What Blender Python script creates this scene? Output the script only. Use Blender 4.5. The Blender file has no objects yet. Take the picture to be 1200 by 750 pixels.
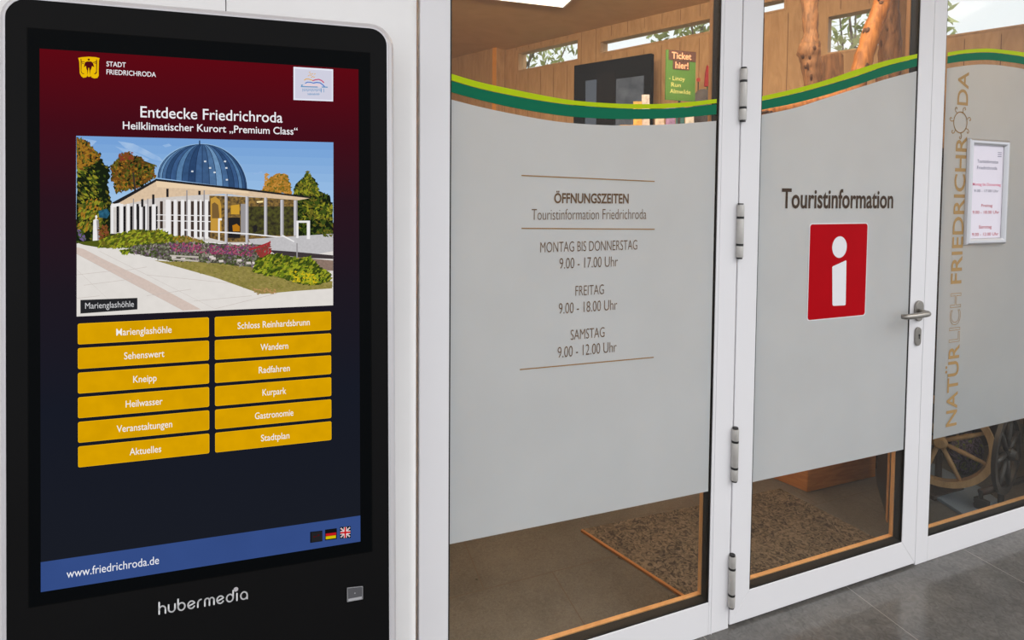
import bpy, bmesh, math, random
from mathutils import Vector, Matrix
random.seed(7)
scene = bpy.context.scene
COL = scene.collection

# ------------------------------------------------------------------ camera, world, exposure
F_PX, CX, CY = 650.0, 626.968717887759, 252.40207681899986
YAW, PIT, ROL = 0.3682764237, 0.0377383832, 0.0096396759
EYE = Vector((0, 0, 1.6))
_F = Vector((math.sin(YAW)*math.cos(PIT), math.cos(YAW)*math.cos(PIT), -math.sin(PIT)))
_R = Vector((math.cos(YAW), -math.sin(YAW), 0)); _U = _R.cross(_F)
_R2 = math.cos(ROL)*_R + math.sin(ROL)*_U
_U2 = -math.sin(ROL)*_R + math.cos(ROL)*_U
cd = bpy.data.cameras.new('camera'); cam = bpy.data.objects.new('camera', cd); COL.objects.link(cam)
cd.sensor_width = 36; cd.sensor_fit = 'HORIZONTAL'; cd.lens = F_PX/1200*36
cd.shift_x = (600-CX)/1200; cd.shift_y = (CY-375)/1200
cd.clip_start = 0.05; cd.clip_end = 200
M = Matrix((_R2, _U2, -_F)).transposed().to_4x4(); M.translation = EYE
cam.matrix_world = M
scene.camera = cam
scene.view_settings.view_transform = 'Standard'; scene.view_settings.look = 'None'
scene.view_settings.gamma = 1; scene.view_settings.use_curve_mapping = False
scene.view_settings.exposure = 0.0
scene.cycles.max_bounces = 10; scene.cycles.transparent_max_bounces = 16
scene.cycles.use_denoising = True
SKY_TOP, SKY_LOW, SKY_STRENGTH = (0.97, 0.98, 1.0), (0.82, 0.83, 0.85), 1.36
LAMP_WARM, LAMP_STRENGTH = (1.0, 0.80, 0.58), 15.0

su = bpy.data.lights.new('hazy_sun', 'SUN'); su.energy = 1.6; su.angle = math.radians(50); su.color = (1.0, 0.985, 0.96)
so = bpy.data.objects.new('hazy_sun', su); COL.objects.link(so); so.rotation_euler = Vector((-0.80, 0.62, -1.05)).to_track_quat('-Z', 'Y').to_euler()
WALL_FILL_POWER = 33.0
ld = bpy.data.lights.new('wall_fill', 'AREA'); ld.shape = 'RECTANGLE'; ld.size = 2.6; ld.size_y = 0.25; ld.energy = WALL_FILL_POWER; ld.color = (1.0, 0.84, 0.66)  # unseen fill light without a fitting, added to brighten the back wall
lo_ = bpy.data.objects.new('wall_fill', ld); COL.objects.link(lo_); lo_.location = (2.0, 2.0, 3.05)
lo_.rotation_euler = (Vector((3.7, 5.0, 3.25))-Vector((2.0, 2.0, 3.05))).to_track_quat('-Z', 'Y').to_euler()
ld2 = bpy.data.lights.new('ceiling_fill', 'AREA'); ld2.shape = 'RECTANGLE'; ld2.size = 1.6; ld2.size_y = 0.3; ld2.energy = 78.0; ld2.color = (1.0, 0.78, 0.50)  # second unseen fill, added to lift the ceiling and far left
lo2 = bpy.data.objects.new('ceiling_fill', ld2); COL.objects.link(lo2); lo2.location = (0.3, 2.3, 2.9)
lo2.rotation_euler = (Vector((1.8, 6.2, 3.7))-Vector((0.3, 2.3, 2.9))).to_track_quat('-Z', 'Y').to_euler()

w = bpy.data.worlds.new('overcast_sky'); scene.world = w; w.use_nodes = True
nt = w.node_tree; nt.nodes.clear()
wo = nt.nodes.new('ShaderNodeOutputWorld'); bg = nt.nodes.new('ShaderNodeBackground')
tc = nt.nodes.new('ShaderNodeTexCoord'); sp = nt.nodes.new('ShaderNodeSeparateXYZ'); rp = nt.nodes.new('ShaderNodeValToRGB')
nt.links.new(tc.outputs['Generated'], sp.inputs[0]); nt.links.new(sp.outputs['Z'], rp.inputs[0])
rp.color_ramp.elements[0].position = 0.0; rp.color_ramp.elements[0].color = (*SKY_LOW, 1)
rp.color_ramp.elements[1].position = 0.5; rp.color_ramp.elements[1].color = (*SKY_TOP, 1)
nt.links.new(rp.outputs[0], bg.inputs[0]); bg.inputs[1].default_value = SKY_STRENGTH
nt.links.new(bg.outputs[0], wo.inputs[0])

# ------------------------------------------------------------------ geometry of sight lines -> real planes
def ray(px, py):
    return _R2*((px-CX)/F_PX) - _U2*((py-CY)/F_PX) + _F

class Plane:
    """A real surface: origin, horizontal axis A, upward axis B, outward normal N."""
    def __init__(s, O, A, B):
        s.O, s.A, s.B = Vector(O), Vector(A).normalized(), Vector(B).normalized(); s.N = s.A.cross(s.B)
    def at(s, px, py):
        r = ray(px, py); t = (s.O-EYE).dot(s.N)/r.dot(s.N); d = EYE + r*t - s.O
        return d.dot(s.A), d.dot(s.B)
    def P(s, a, b, off=0.0):
        return s.O + s.A*a + s.B*b + s.N*off
    def px(s, px, py, off=0.0):
        a, b = s.at(px, py); return s.P(a, b, off)

def at_depth(px, py, axis_depth):
    return EYE + ray(px, py)*axis_depth
def on_floor(px, py, z=0.0):
    r = ray(px, py); return EYE + r*((z-EYE.z)/r.z)

# ------------------------------------------------------------------ materials
def lin(c):
    c = c/255.0
    return c/12.92 if c <= 0.04045 else ((c+0.055)/1.055)**2.4
def rgb(c):
    return (lin(c[0]), lin(c[1]), lin(c[2]), 1)
MATS = {}
def mat(name, c, rough=0.5, metal=0.0, spec=0.5, vary=0.06, scale=12.0, bump=0.0, bump_scale=60.0, stretch=None):
    if name in MATS: return MATS[name]
    m = bpy.data.materials.new(name); m.use_nodes = True; n = m.node_tree; b = n.nodes['Principled BSDF']
    b.inputs['Roughness'].default_value = rough; b.inputs['Metallic'].default_value = metal
    b.inputs['Specular IOR Level'].default_value = spec
    t = n.nodes.new('ShaderNodeTexCoord'); mp = n.nodes.new('ShaderNodeMapping'); n.links.new(t.outputs['Object'], mp.inputs[0])
    if stretch: mp.inputs['Scale'].default_value = stretch
    no = n.nodes.new('ShaderNodeTexNoise'); no.inputs['Scale'].default_value = scale; no.inputs['Detail'].default_value = 5
    n.links.new(mp.outputs[0], no.inputs['Vector'])
    r = n.nodes.new('ShaderNodeValToRGB'); col = rgb(c)
    r.color_ramp.elements[0].position = 0.3; r.color_ramp.elements[1].position = 0.7
    r.color_ramp.elements[0].color = tuple(x*(1-vary) for x in col[:3])+(1,)
    r.color_ramp.elements[1].color = tuple(min(1, x*(1+vary)) for x in col[:3])+(1,)
    n.links.new(no.outputs['Fac'], r.inputs[0]); n.links.new(r.outputs[0], b.inputs['Base Color'])
    if bump:
        n2 = n.nodes.new('ShaderNodeTexNoise'); n2.inputs['Scale'].default_value = bump_scale; n.links.new(mp.outputs[0], n2.inputs['Vector'])
        bp = n.nodes.new('ShaderNodeBump'); bp.inputs['Strength'].default_value = bump; bp.inputs['Distance'].default_value = 0.01
        n.links.new(n2.outputs['Fac'], bp.inputs['Height']); n.links.new(bp.outputs[0], b.inputs['Normal'])
    MATS[name] = m; return m

def glow(name, c, strength=1.0, vary=0.0, scale=200.0, c2=None):
    """A lit display colour (the screen gives off light)."""
    if name in MATS: return MATS[name]
    m = bpy.data.materials.new(name); m.use_nodes = True; n = m.node_tree; n.nodes.clear()
    o = n.nodes.new('ShaderNodeOutputMaterial'); e = n.nodes.new('ShaderNodeEmission'); e.inputs[1].default_value = strength
    col = rgb(c)
    if vary or c2:
        t = n.nodes.new('ShaderNodeTexCoord'); no = n.nodes.new('ShaderNodeTexNoise'); no.inputs['Scale'].default_value = scale; no.inputs['Detail'].default_value = 4
        n.links.new(t.outputs['Object'], no.inputs['Vector']); r = n.nodes.new('ShaderNodeValToRGB')
        r.color_ramp.elements[0].position = 0.35; r.color_ramp.elements[1].position = 0.65
        if c2: r.color_ramp.elements[0].color = rgb(c2); r.color_ramp.elements[1].color = col
        else:
            r.color_ramp.elements[0].color = tuple(x*(1-vary) for x in col[:3])+(1,); r.color_ramp.elements[1].color = tuple(x*(1+vary) for x in col[:3])+(1,)
        n.links.new(no.outputs['Fac'], r.inputs[0]); n.links.new(r.outputs[0], e.inputs[0])
    else: e.inputs[0].default_value = col
    n.links.new(e.outputs[0], o.inputs[0]); MATS[name] = m; return m

def glass_mat(name, tint=(0.96, 0.97, 0.96), gloss=1.0):
    m = bpy.data.materials.new(name); m.use_nodes = True; n = m.node_tree; n.nodes.clear()
    o = n.nodes.new('ShaderNodeOutputMaterial'); tr = n.nodes.new('ShaderNodeBsdfTransparent'); tr.inputs[0].default_value = (*tint, 1)
    gl = n.nodes.new('ShaderNodeBsdfGlossy'); gl.inputs['Roughness'].default_value = 0.0; gl.inputs[0].default_value = (gloss, gloss, gloss, 1)
    # Schlick reflectance from |N.I|, the same from either face of the pane
    ge = n.nodes.new('ShaderNodeNewGeometry'); dt = n.nodes.new('ShaderNodeVectorMath'); dt.operation = 'DOT_PRODUCT'; n.links.new(ge.outputs['Normal'], dt.inputs[0]); n.links.new(ge.outputs['Incoming'], dt.inputs[1])
    ab = n.nodes.new('ShaderNodeMath'); ab.operation = 'ABSOLUTE'; n.links.new(dt.outputs['Value'], ab.inputs[0])
    iv = n.nodes.new('ShaderNodeMath'); iv.operation = 'SUBTRACT'; iv.inputs[0].default_value = 1.0; n.links.new(ab.outputs[0], iv.inputs[1])
    pw = n.nodes.new('ShaderNodeMath'); pw.operation = 'POWER'; n.links.new(iv.outputs[0], pw.inputs[0]); pw.inputs[1].default_value = 5.0
    fr = n.nodes.new('ShaderNodeMath'); fr.operation = 'MULTIPLY_ADD'; fr.use_clamp = True; n.links.new(pw.outputs[0], fr.inputs[0]); fr.inputs[1].default_value = 0.96; fr.inputs[2].default_value = 0.04
    mx = n.nodes.new('ShaderNodeMixShader'); n.links.new(fr.outputs[0], mx.inputs[0]); n.links.new(tr.outputs[0], mx.inputs[1]); n.links.new(gl.outputs[0], mx.inputs[2])
    n.links.new(mx.outputs[0], o.inputs[0]); MATS[name] = m; return m

def film_mat(name, c, trans=0.35):
    m = bpy.data.materials.new(name); m.use_nodes = True; n = m.node_tree; n.nodes.clear()
    o = n.nodes.new('ShaderNodeOutputMaterial'); d = n.nodes.new('ShaderNodeBsdfDiffuse'); t = n.nodes.new('ShaderNodeBsdfTranslucent')
    tc_ = n.nodes.new('ShaderNodeTexCoord'); no = n.nodes.new('ShaderNodeTexNoise'); no.inputs['Scale'].default_value = 3.0; no.inputs['Detail'].default_value = 3
    n.links.new(tc_.outputs['Object'], no.inputs['Vector']); r = n.nodes.new('ShaderNodeValToRGB')
    r.color_ramp.elements[0].position = 0.3; r.color_ramp.elements[1].position = 0.7
    col = rgb(c); r.color_ramp.elements[0].color = tuple(x*0.97 for x in col[:3])+(1,); r.color_ramp.elements[1].color = tuple(x*1.03 for x in col[:3])+(1,)
    n.links.new(no.outputs['Fac'], r.inputs[0]); n.links.new(r.outputs[0], d.inputs[0]); n.links.new(r.outputs[0], t.inputs[0])
    mx = n.nodes.new('ShaderNodeMixShader'); mx.inputs[0].default_value = trans
    n.links.new(d.outputs[0], mx.inputs[1]); n.links.new(t.outputs[0], mx.inputs[2]); n.links.new(mx.outputs[0], o.inputs[0])
    MATS[name] = m; return m

def stone_mat(name, c_lo, c_hi, tile=(0.62, 0.45), off=(0.0, 0.0), rough=0.2, joint=(60, 60, 62), worm=0.15, jw=0.006, spec=0.5, ws=48):
    """Stone or textile floor: mottled, fine speckle, straight tile joints at a real pitch."""
    m = bpy.data.materials.new(name); m.use_nodes = True; n = m.node_tree; b = n.nodes['Principled BSDF']; L = n.links.new
    t = n.nodes.new('ShaderNodeTexCoord'); mp = n.nodes.new('ShaderNodeMapping'); L(t.outputs['Object'], mp.inputs[0])
    mp.inputs['Location'].default_value = (off[0], off[1], 0)
    n1 = n.nodes.new('ShaderNodeTexNoise'); n1.inputs['Scale'].default_value = 5; n1.inputs['Detail'].default_value = 6; L(mp.outputs[0], n1.inputs['Vector'])
    n2 = n.nodes.new('ShaderNodeTexNoise'); n2.inputs['Scale'].default_value = ws; n2.inputs['Detail'].default_value = 1; n2.inputs['Distortion'].default_value = 2.2; L(mp.outputs[0], n2.inputs['Vector'])
    ad = n.nodes.new('ShaderNodeMath'); ad.operation = 'MULTIPLY_ADD'; L(n2.outputs['Fac'], ad.inputs[0]); ad.inputs[1].default_value = worm/(1+worm)
    sc_ = n.nodes.new('ShaderNodeMath'); sc_.operation = 'MULTIPLY'; L(n1.outputs['Fac'], sc_.inputs[0]); sc_.inputs[1].default_value = 1/(1+worm); L(sc_.outputs[0], ad.inputs[2])
    r = n.nodes.new('ShaderNodeValToRGB'); r.color_ramp.elements[0].position = 0.36; r.color_ramp.elements[1].position = 0.64
    r.color_ramp.elements[0].color = rgb(c_lo); r.color_ramp.elements[1].color = rgb(c_hi); L(ad.outputs[0], r.inputs[0])
    out = r.outputs[0]
    if tile:
        br = n.nodes.new('ShaderNodeTexBrick'); L(mp.outputs[0], br.inputs['Vector']); br.inputs['Scale'].default_value = 1.0
        br.inputs['Brick Width'].default_value = tile[0]; br.inputs['Row Height'].default_value = tile[1]; br.inputs['Mortar Size'].default_value = jw/2
        br.inputs['Mortar Smooth'].default_value = 0.3
        mx = n.nodes.new('ShaderNodeMixRGB'); L(br.outputs['Fac'], mx.inputs[0]); L(out, mx.inputs[1]); mx.inputs[2].default_value = rgb(joint); out = mx.outputs[0]
    L(out, b.inputs['Base Color']); b.inputs['Roughness'].default_value = rough; b.inputs['Specular IOR Level'].default_value = spec
    rr = n.nodes.new('ShaderNodeMapRange'); L(n1.outputs['Fac'], rr.inputs[0]); rr.inputs[3].default_value = max(0.02, rough-0.1); rr.inputs[4].default_value = rough+0.14; L(rr.outputs[0], b.inputs['Roughness'])
    bp = n.nodes.new('ShaderNodeBump'); bp.inputs['Strength'].default_value = 0.12; bp.inputs['Distance'].default_value = 0.004; L(n2.outputs['Fac'], bp.inputs['Height']); L(bp.outputs[0], b.inputs['Normal'])
    MATS[name] = m; return m

def wood_mat(name, c1, c2, rough=0.5, scale=(3, 3, 0.6), spec=0.35):
    if name in MATS: return MATS[name]
    m = bpy.data.materials.new(name); m.use_nodes = True; n = m.node_tree; b = n.nodes['Principled BSDF']; L = n.links.new
    t = n.nodes.new('ShaderNodeTexCoord'); mp = n.nodes.new('ShaderNodeMapping'); L(t.outputs['Object'], mp.inputs[0]); mp.inputs['Scale'].default_value = scale
    no = n.nodes.new('ShaderNodeTexNoise'); no.inputs['Scale'].default_value = 6; no.inputs['Detail'].default_value = 6; no.inputs['Distortion'].default_value = 1.4; L(mp.outputs[0], no.inputs['Vector'])
    r = n.nodes.new('ShaderNodeValToRGB'); r.color_ramp.elements[0].position = 0.32; r.color_ramp.elements[1].position = 0.68
    r.color_ramp.elements[0].color = rgb(c1); r.color_ramp.elements[1].color = rgb(c2); L(no.outputs['Fac'], r.inputs[0]); L(r.outputs[0], b.inputs['Base Color'])
    b.inputs['Roughness'].default_value = rough; b.inputs['Specular IOR Level'].default_value = spec
    MATS[name] = m; return m

WHITE = mat('powder_coated_white', (228, 227, 230), 0.45, spec=0.3, vary=0.012, scale=4)
PANEL = mat('painted_wall_panel', (240, 239, 239), 0.6, spec=0.2, vary=0.02, scale=5)
STEEL = mat('brushed_steel', (150, 146, 140), 0.33, 0.85, vary=0.05, scale=60)
HINGE = mat('satin_hinge_metal', (190, 187, 183), 0.42, 0.35, vary=0.04, scale=60)
RUBBER = mat('black_rubber', (14, 14, 15), 0.6, vary=0.1)
BLACK_RING = mat('black_ring', (25, 24, 24), 0.5)
RIM = mat('kiosk_aluminium', (205, 203, 207), 0.35, 0.25, vary=0.02)
KBLACK = mat('kiosk_black_front', (13, 13, 14), 0.55, spec=0.10, vary=0.10, scale=3)
KGLASS = mat('kiosk_black_glass', (5, 7, 9), 0.5, spec=0.04, vary=0.05, scale=3)
GLASS = glass_mat('clear_glass', gloss=0.32)
FILM = film_mat('frosted_film', (200, 206, 210), 0.32)
FILM2 = film_mat('frosted_film_clearer', (204, 210, 213), 0.52)
LIME = mat('lime_vinyl', (176, 200, 8), 0.55, spec=0.12, vary=0.03)
GREEN = mat('green_vinyl', (2, 104, 74), 0.55, spec=0.12, vary=0.03)
BROWN = mat('brown_vinyl', (104, 82, 62), 0.55, spec=0.12)
DKBROWN = mat('dark_brown_vinyl', (70, 56, 46), 0.55, spec=0.12)
GOLD = mat('gold_vinyl', (168, 136, 90), 0.55, spec=0.12, vary=0.08, scale=6)
GOLDLINE = mat('gold_line_vinyl', (150, 118, 78), 0.55, spec=0.12, vary=0.1, scale=20)
RED = mat('red_vinyl', (174, 4, 18), 0.6, spec=0.05, vary=0.03)
STICKWHITE = mat('white_vinyl', (228, 228, 232), 0.55, spec=0.12, vary=0.01)
PINE = wood_mat('pine_panel', (176, 138, 97), (196, 158, 115), 0.55)
OAK = wood_mat('warm_oak_bead', (200, 146, 92), (222, 168, 112), 0.5)
CEILM = wood_mat('warm_ceiling', (208, 172, 122), (218, 182, 130), 0.7, scale=(0.5, 0.5, 0.5))
LOG = wood_mat('peeled_log', (128, 74, 30), (188, 122, 58), 0.5, scale=(5, 5, 1.0))
LOGDARK = wood_mat('old_log', (96, 66, 42), (160, 112, 72), 0.6, scale=(5, 5, 1.0))
PLINTH = wood_mat('plinth_wood', (170, 106, 52), (196, 128, 66), 0.45, scale=(1, 1, 6))
DARKWOOD = wood_mat('dark_brown_wood', (52, 38, 28), (74, 54, 38), 0.6)
PALEWOOD = wood_mat('pale_wheel_wood', (158, 124, 84), (190, 152, 106), 0.5)
IRON = mat('dark_wheel_iron', (40, 33, 28), 0.5, vary=0.15)
OUTFLOOR = stone_mat('wet_grey_stone', (76, 74, 72), (104, 102, 99), tile=(0.72, 0.62), off=(0.35, 0.47), rough=0.10, joint=(134, 130, 124), worm=0.7, jw=0.004, ws=34)
INFLOOR = stone_mat('brown_stone_floor', (72, 69, 64), (97, 93, 88), tile=(0.6, 0.6), off=(0.1, 0.1), rough=0.3, joint=(82, 70, 58), worm=0.8, jw=0.005)
MATMAT = stone_mat('coarse_door_mat', (54, 47, 40), (116, 102, 86), tile=None, rough=0.85, worm=3.0, ws=36, spec=0.2)

# ------------------------------------------------------------------ mesh builder
class MB:
    def __init__(s): s.v, s.f, s.m = [], [], []
    def add(s, vs, fs, mi=0):
        k = len(s.v); s.v += [Vector(v) for v in vs]; s.f += [tuple(i+k for i in f) for f in fs]; s.m += [mi]*len(fs); return s
    def poly(s, pts, mi=0): return s.add(pts, [tuple(range(len(pts)))], mi)
    def box(s, a, b, mi=0):
        x0, y0, z0 = a; x1, y1, z1 = b
        return s.add([(x0,y0,z0),(x1,y0,z0),(x1,y1,z0),(x0,y1,z0),(x0,y0,z1),(x1,y0,z1),(x1,y1,z1),(x0,y1,z1)],
                     [(3,2,1,0),(4,5,6,7),(0,1,5,4),(1,2,6,5),(2,3,7,6),(3,0,4,7)], mi)
    def prism(s, pts, d, mi=0):
        """pts: planar outline, extruded by vector d."""
        n = len(pts); d = Vector(d); P = [Vector(p) for p in pts]
        fs = [tuple(range(n)), tuple(range(2*n-1, n-1, -1))] + [(i, i+n, (i+1) % n+n, (i+1) % n) for i in range(n)]
        return s.add(P+[p+d for p in P], fs, mi)
    def ring(s, outer, inner, d, mi=0):
        n = len(outer); d = Vector(d); O = [Vector(p) for p in outer]; I = [Vector(p) for p in inner]
        vs = O+I+[p+d for p in O]+[p+d for p in I]; fs = []
        for i in range(n):
            j = (i+1) % n
            fs += [(i, j, n+j, n+i), (2*n+i, 3*n+i, 3*n+j, 2*n+j), (i, 2*n+i, 2*n+j, j), (n+i, n+j, 3*n+j, 3*n+i)]
        return s.add(vs, fs, mi)
    def tube(s, path, radii, n=12, mi=0, cap=True):
        path = [Vector(p) for p in path]
        if not hasattr(radii, '__len__'): radii = [radii]*len(path)
        rings = []; prev = None
        for i, p in enumerate(path):
            t = (path[min(i+1, len(path)-1)]-path[max(i-1, 0)]).normalized()
            if prev is None:
                prev = t.cross(Vector((0, 0, 1)));
                if prev.length < 1e-3: prev = t.cross(Vector((1, 0, 0)))
            prev = (prev - t*prev.dot(t)).normalized(); b = t.cross(prev)
            rings.append([p+(prev*math.cos(2*math.pi*k/n)+b*math.sin(2*math.pi*k/n))*radii[i] for k in range(n)])
        fs = []; 
        for i in range(len(path)-1):
            for k in range(n): fs.append((i*n+k, i*n+(k+1) % n, (i+1)*n+(k+1) % n, (i+1)*n+k))
        if cap: fs += [tuple(range(n-1, -1, -1)), tuple(range((len(path)-1)*n, len(path)*n))]
        return s.add([v for r_ in rings for v in r_], fs, mi)
    def ball(s, c, r, sz=(1, 1, 1), n=12, mi=0):
        c = Vector(c); vs = [c+Vector((0, 0, -r*sz[2]))]; fs = []
        for i in range(1, n//2):
            a = -math.pi/2+math.pi*i/(n//2)
            for k in range(n): b = 2*math.pi*k/n; vs.append(c+Vector((r*sz[0]*math.cos(a)*math.cos(b), r*sz[1]*math.cos(a)*math.sin(b), r*sz[2]*math.sin(a))))
        vs.append(c+Vector((0, 0, r*sz[2]))); R_ = n//2-1
        for k in range(n): fs.append((0, 1+(k+1) % n, 1+k))
        for i in range(R_-1):
            for k in range(n): fs.append((1+i*n+k, 1+i*n+(k+1) % n, 1+(i+1)*n+(k+1) % n, 1+(i+1)*n+k))
        for k in range(n): fs.append((1+(R_-1)*n+k, 1+(R_-1)*n+(k+1) % n, len(vs)-1))
        return s.add(vs, fs, mi)

def base_of(v):
    xs = [p.x for p in v]; ys = [p.y for p in v]; zs = [p.z for p in v]
    return Vector(((min(xs)+max(xs))/2, (min(ys)+max(ys))/2, min(zs)))

def root_loc(o):
    l = Vector((0, 0, 0))
    while o is not None: l = l+Vector(o.location); o = o.parent
    return l

def obj(name, mb, mats, parent=None, bevel=0.0, smooth=False, seg=2):
    if not isinstance(mats, (list, tuple)): mats = [mats]
    me = bpy.data.meshes.new(name)
    org = root_loc(parent) if parent is not None else base_of(mb.v)
    me.from_pydata([tuple(v-org) for v in mb.v], [], mb.f)
    for m_ in mats: me.materials.append(m_)
    for p, mi in zip(me.polygons, mb.m): p.material_index = mi; p.use_smooth = smooth
    bm = bmesh.new(); bm.from_mesh(me); bmesh.ops.recalc_face_normals(bm, faces=bm.faces); bm.to_mesh(me); bm.free()
    o = bpy.data.objects.new(name, me); COL.objects.link(o)
    if parent is not None: o.parent = parent
    else: o.location = org
    if bevel:
        md = o.modifiers.new('edge', 'BEVEL'); md.width = bevel; md.segments = seg; md.limit_method = 'ANGLE'; md.angle_limit = math.radians(50)
    return o

def flat(name, mb, mats, parent=None):
    """Printed or vinyl marks: keep authored winding."""
    return obj(name, mb, mats, parent)

def tag(o, label=None, cat=None, group=None, kind=None):
    if label: o['label'] = label
    if cat: o['category'] = cat
    if group: o['group'] = group
    if kind: o['kind'] = kind
    return o
def thing(name, label, cat, loc, group=None, kind=None):
    o = bpy.data.objects.new(name, None); o.empty_display_size = 0.1; COL.objects.link(o); o.location = loc
    return tag(o, label, cat, group, kind)

# ------------------------------------------------------------------ lettering
_glyphs = {}
def text_mesh(s, bold=0.0, outline=0.0):
    k = (s, bold, outline)
    if k in _glyphs: return _glyphs[k]
    cu = bpy.data.curves.new('lettering', 'FONT'); cu.body = s; cu.size = 1.0; cu.resolution_u = 4; cu.offset = bold
    if outline: cu.fill_mode = 'NONE'; cu.bevel_depth = outline; cu.bevel_resolution = 0
    o = bpy.data.objects.new('lettering_tmp', cu); COL.objects.link(o)
    dg = bpy.context.evaluated_depsgraph_get(); ev = o.evaluated_get(dg); me = bpy.data.meshes.new_from_object(ev)
    vs = [(v.co.x, v.co.y) for v in me.vertices]; fs = [tuple(p.vertices) for p in me.polygons if not outline or p.normal.z > 0.05]
    bpy.data.objects.remove(o); bpy.data.meshes.remove(me); bpy.data.curves.remove(cu)
    _glyphs[k] = (vs, fs); return vs, fs
CAP = None
def cap_height():
    global CAP
    if CAP is None: CAP = max(v[1] for v in text_mesh('H')[0])
    return CAP
def put_text(mb, pl, s, a0, a1, b0, b1, off, mi=0, bold=0.0, outline=0.0):
    vs, fs = text_mesh(s, bold, outline); x0 = min(v[0] for v in vs); x1 = max(v[0] for v in vs); H_ = cap_height()
    mb.add([pl.P(a0+(v[0]-x0)/(x1-x0)*(a1-a0), b0+v[1]/H_*(b1-b0), off) for v in vs], fs, mi)
def text_px(mb, pl, s, xl, xr, yt, yb, off, mi=0, bold=0.0):
    ym = (yt+yb)/2; xm = (xl+xr)/2
    put_text(mb, pl, s, pl.at(xl, ym)[0], pl.at(xr, ym)[0], pl.at(xm, yb)[1], pl.at(xm, yt)[1], off, mi, bold)
def stroke(mb, pl, pts, wd, off, mi=0, caps=True):
    """Pen stroke of width wd through points given in the plane's own metres."""
    P = [Vector((p[0], p[1], 0)) for p in pts]
    for a, b in zip(P, P[1:]):
        d = b-a
        if d.length < 1e-9: continue
        d.normalize(); n_ = Vector((-d.y, d.x, 0))*wd/2
        mb.poly([pl.P(q.x, q.y, off) for q in (a-n_, b-n_, b+n_, a+n_)], mi)
    for p in (P if caps else P[1:-1]):
        mb.poly([pl.P(p.x+wd/2*math.cos(k*math.pi/5), p.y+wd/2*math.sin(k*math.pi/5), off) for k in range(10)], mi)
def poly_px(mb, pl, pts, off, mi=0): mb.poly([pl.px(x, y, off) for x, y in pts], mi)
def arc(cx, cy, rx, ry, a0, a1, n=14):
    return [(cx+rx*math.cos(math.radians(a0+(a1-a0)*i/n)), cy+ry*math.sin(math.radians(a0+(a1-a0)*i/n))) for i in range(n+1)]
def rounded_rect(a0, b0, a1, b1, r, n=6):
    return arc(a1-r, b1-r, r, r, 0, 90, n)+arc(a0+r, b1-r, r, r, 90, 180, n)+arc(a0+r, b0+r, r, r, 180, 270, n)+arc(a1-r, b0+r, r, r, 270, 360, n)

# ================================================================== SETTING: outside
YF = 1.6                                   # outer face of the glazed front
FAC = Plane((0, YF, 1.6), (1, 0, 0), (0, 0, 1))      # N points to the viewer (-y)
GL = Plane((0, YF+0.004, 1.6), (1, 0, 0), (0, 0, 1))
ZC = 3.5                                   # inside ceiling
H = Vector((-0.454, 0.891, 0)).normalized()          # the long back wall runs obliquely
WP = Vector((2.27, 7.06, 0))
BW = Plane((WP.x, WP.y, 0), -H, (0, 0, 1))           # a grows towards the front

m = MB(); m.box((-5, -6, -0.1), (9, YF+0.07, 0.0)); tag(obj('floor', m, OUTFLOOR), 'wet grey stone paving outside the glazed front', 'floor', kind='structure')
pC = WP - H*6.05; 
m = MB(); m.prism([(-3, YF+0.07, -0.1), (pC.x, YF+0.07, -0.1), tuple((WP+H*3.2)+Vector((0, 0, -0.1))), (-3, 9.95, -0.1)], (0, 0, 0.1))
tag(obj('floor_inside', m, INFLOOR), 'brown stone floor inside behind the glass', 'floor', kind='structure')
m = MB(); m.prism([(-3, YF+0.07, ZC), (pC.x, YF+0.07, ZC), tuple((WP+H*3.2)+Vector((0, 0, ZC))), (-3, 9.95, ZC)], (0, 0, 0.12))
tag(obj('ceiling', m, CEILM), 'warm brown ceiling inside the information office', 'ceiling', kind='structure')
m = MB(); m.box((-5, 0.35, 3.42), (9, YF+0.12, 3.54)); tag(obj('canopy', m, CEILM), 'timber canopy over the entrance', 'canopy', kind='structure')
m = MB(); m.box((5.6, YF+0.3, -0.12), (40, 40, -0.02)); m.box((-20, 10.2, -0.12), (5.6, 40, -0.02))
tag(obj('ground_outside', m, mat('lawn', (96, 116, 66), 0.9, vary=0.3)), 'grass behind the building', 'ground', kind='structure')

# wall on the left of the glazed front, behind the kiosk: two panels with a fine joint and a rounded free edge
xe = FAC.at(490, 400)[0]-0.004; xs_ = FAC.at(265.5, 5)[0]
m = MB()
yb, yf, rr = YF+0.07, YF-0.012, 0.022
def panel(x0, x1, rnd):
    pts = [(x0, yb, 0), (x0, yf, 0)]
    pts += [(x1-rr+rr*math.sin(math.radians(a)), yf+rr-rr*math.cos(math.radians(a)), 0) for a in range(0, 91, 15)] if rnd else [(x1, yf, 0)]
    pts += [(x1, yb, 0)]
    m.prism(pts, (0, 0, 3.4))
panel(-5, xs_-0.0012, False); panel(xs_+0.0012, xe, True)
tag(obj('wall_left', m, PANEL), 'off white wall panel behind the black kiosk', 'wall', kind='structure')
m = MB(); m.box((-3.1, YF+0.075, -0.1), (-3.0, 10, ZC)); m.box((-3.1, 9.95, -0.1), (0.9, 10.05, ZC)); m.box((-3, YF+0.071, 0), (0.2, YF+0.12, ZC))
tag(obj('wall_rear', m, PINE), 'pine clad inner walls at the far left', 'wall', kind='structure')
m = MB(); m.box((3.545, YF, 0), (pC.x+0.3, YF+0.12, 3.6)); m.box((0.25, YF, 2.76), (3.545, YF+0.12, 3.6))
tag(obj('wall_front', m, PANEL), 'white wall around and above the glazed front', 'wall', kind='structure')

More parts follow.
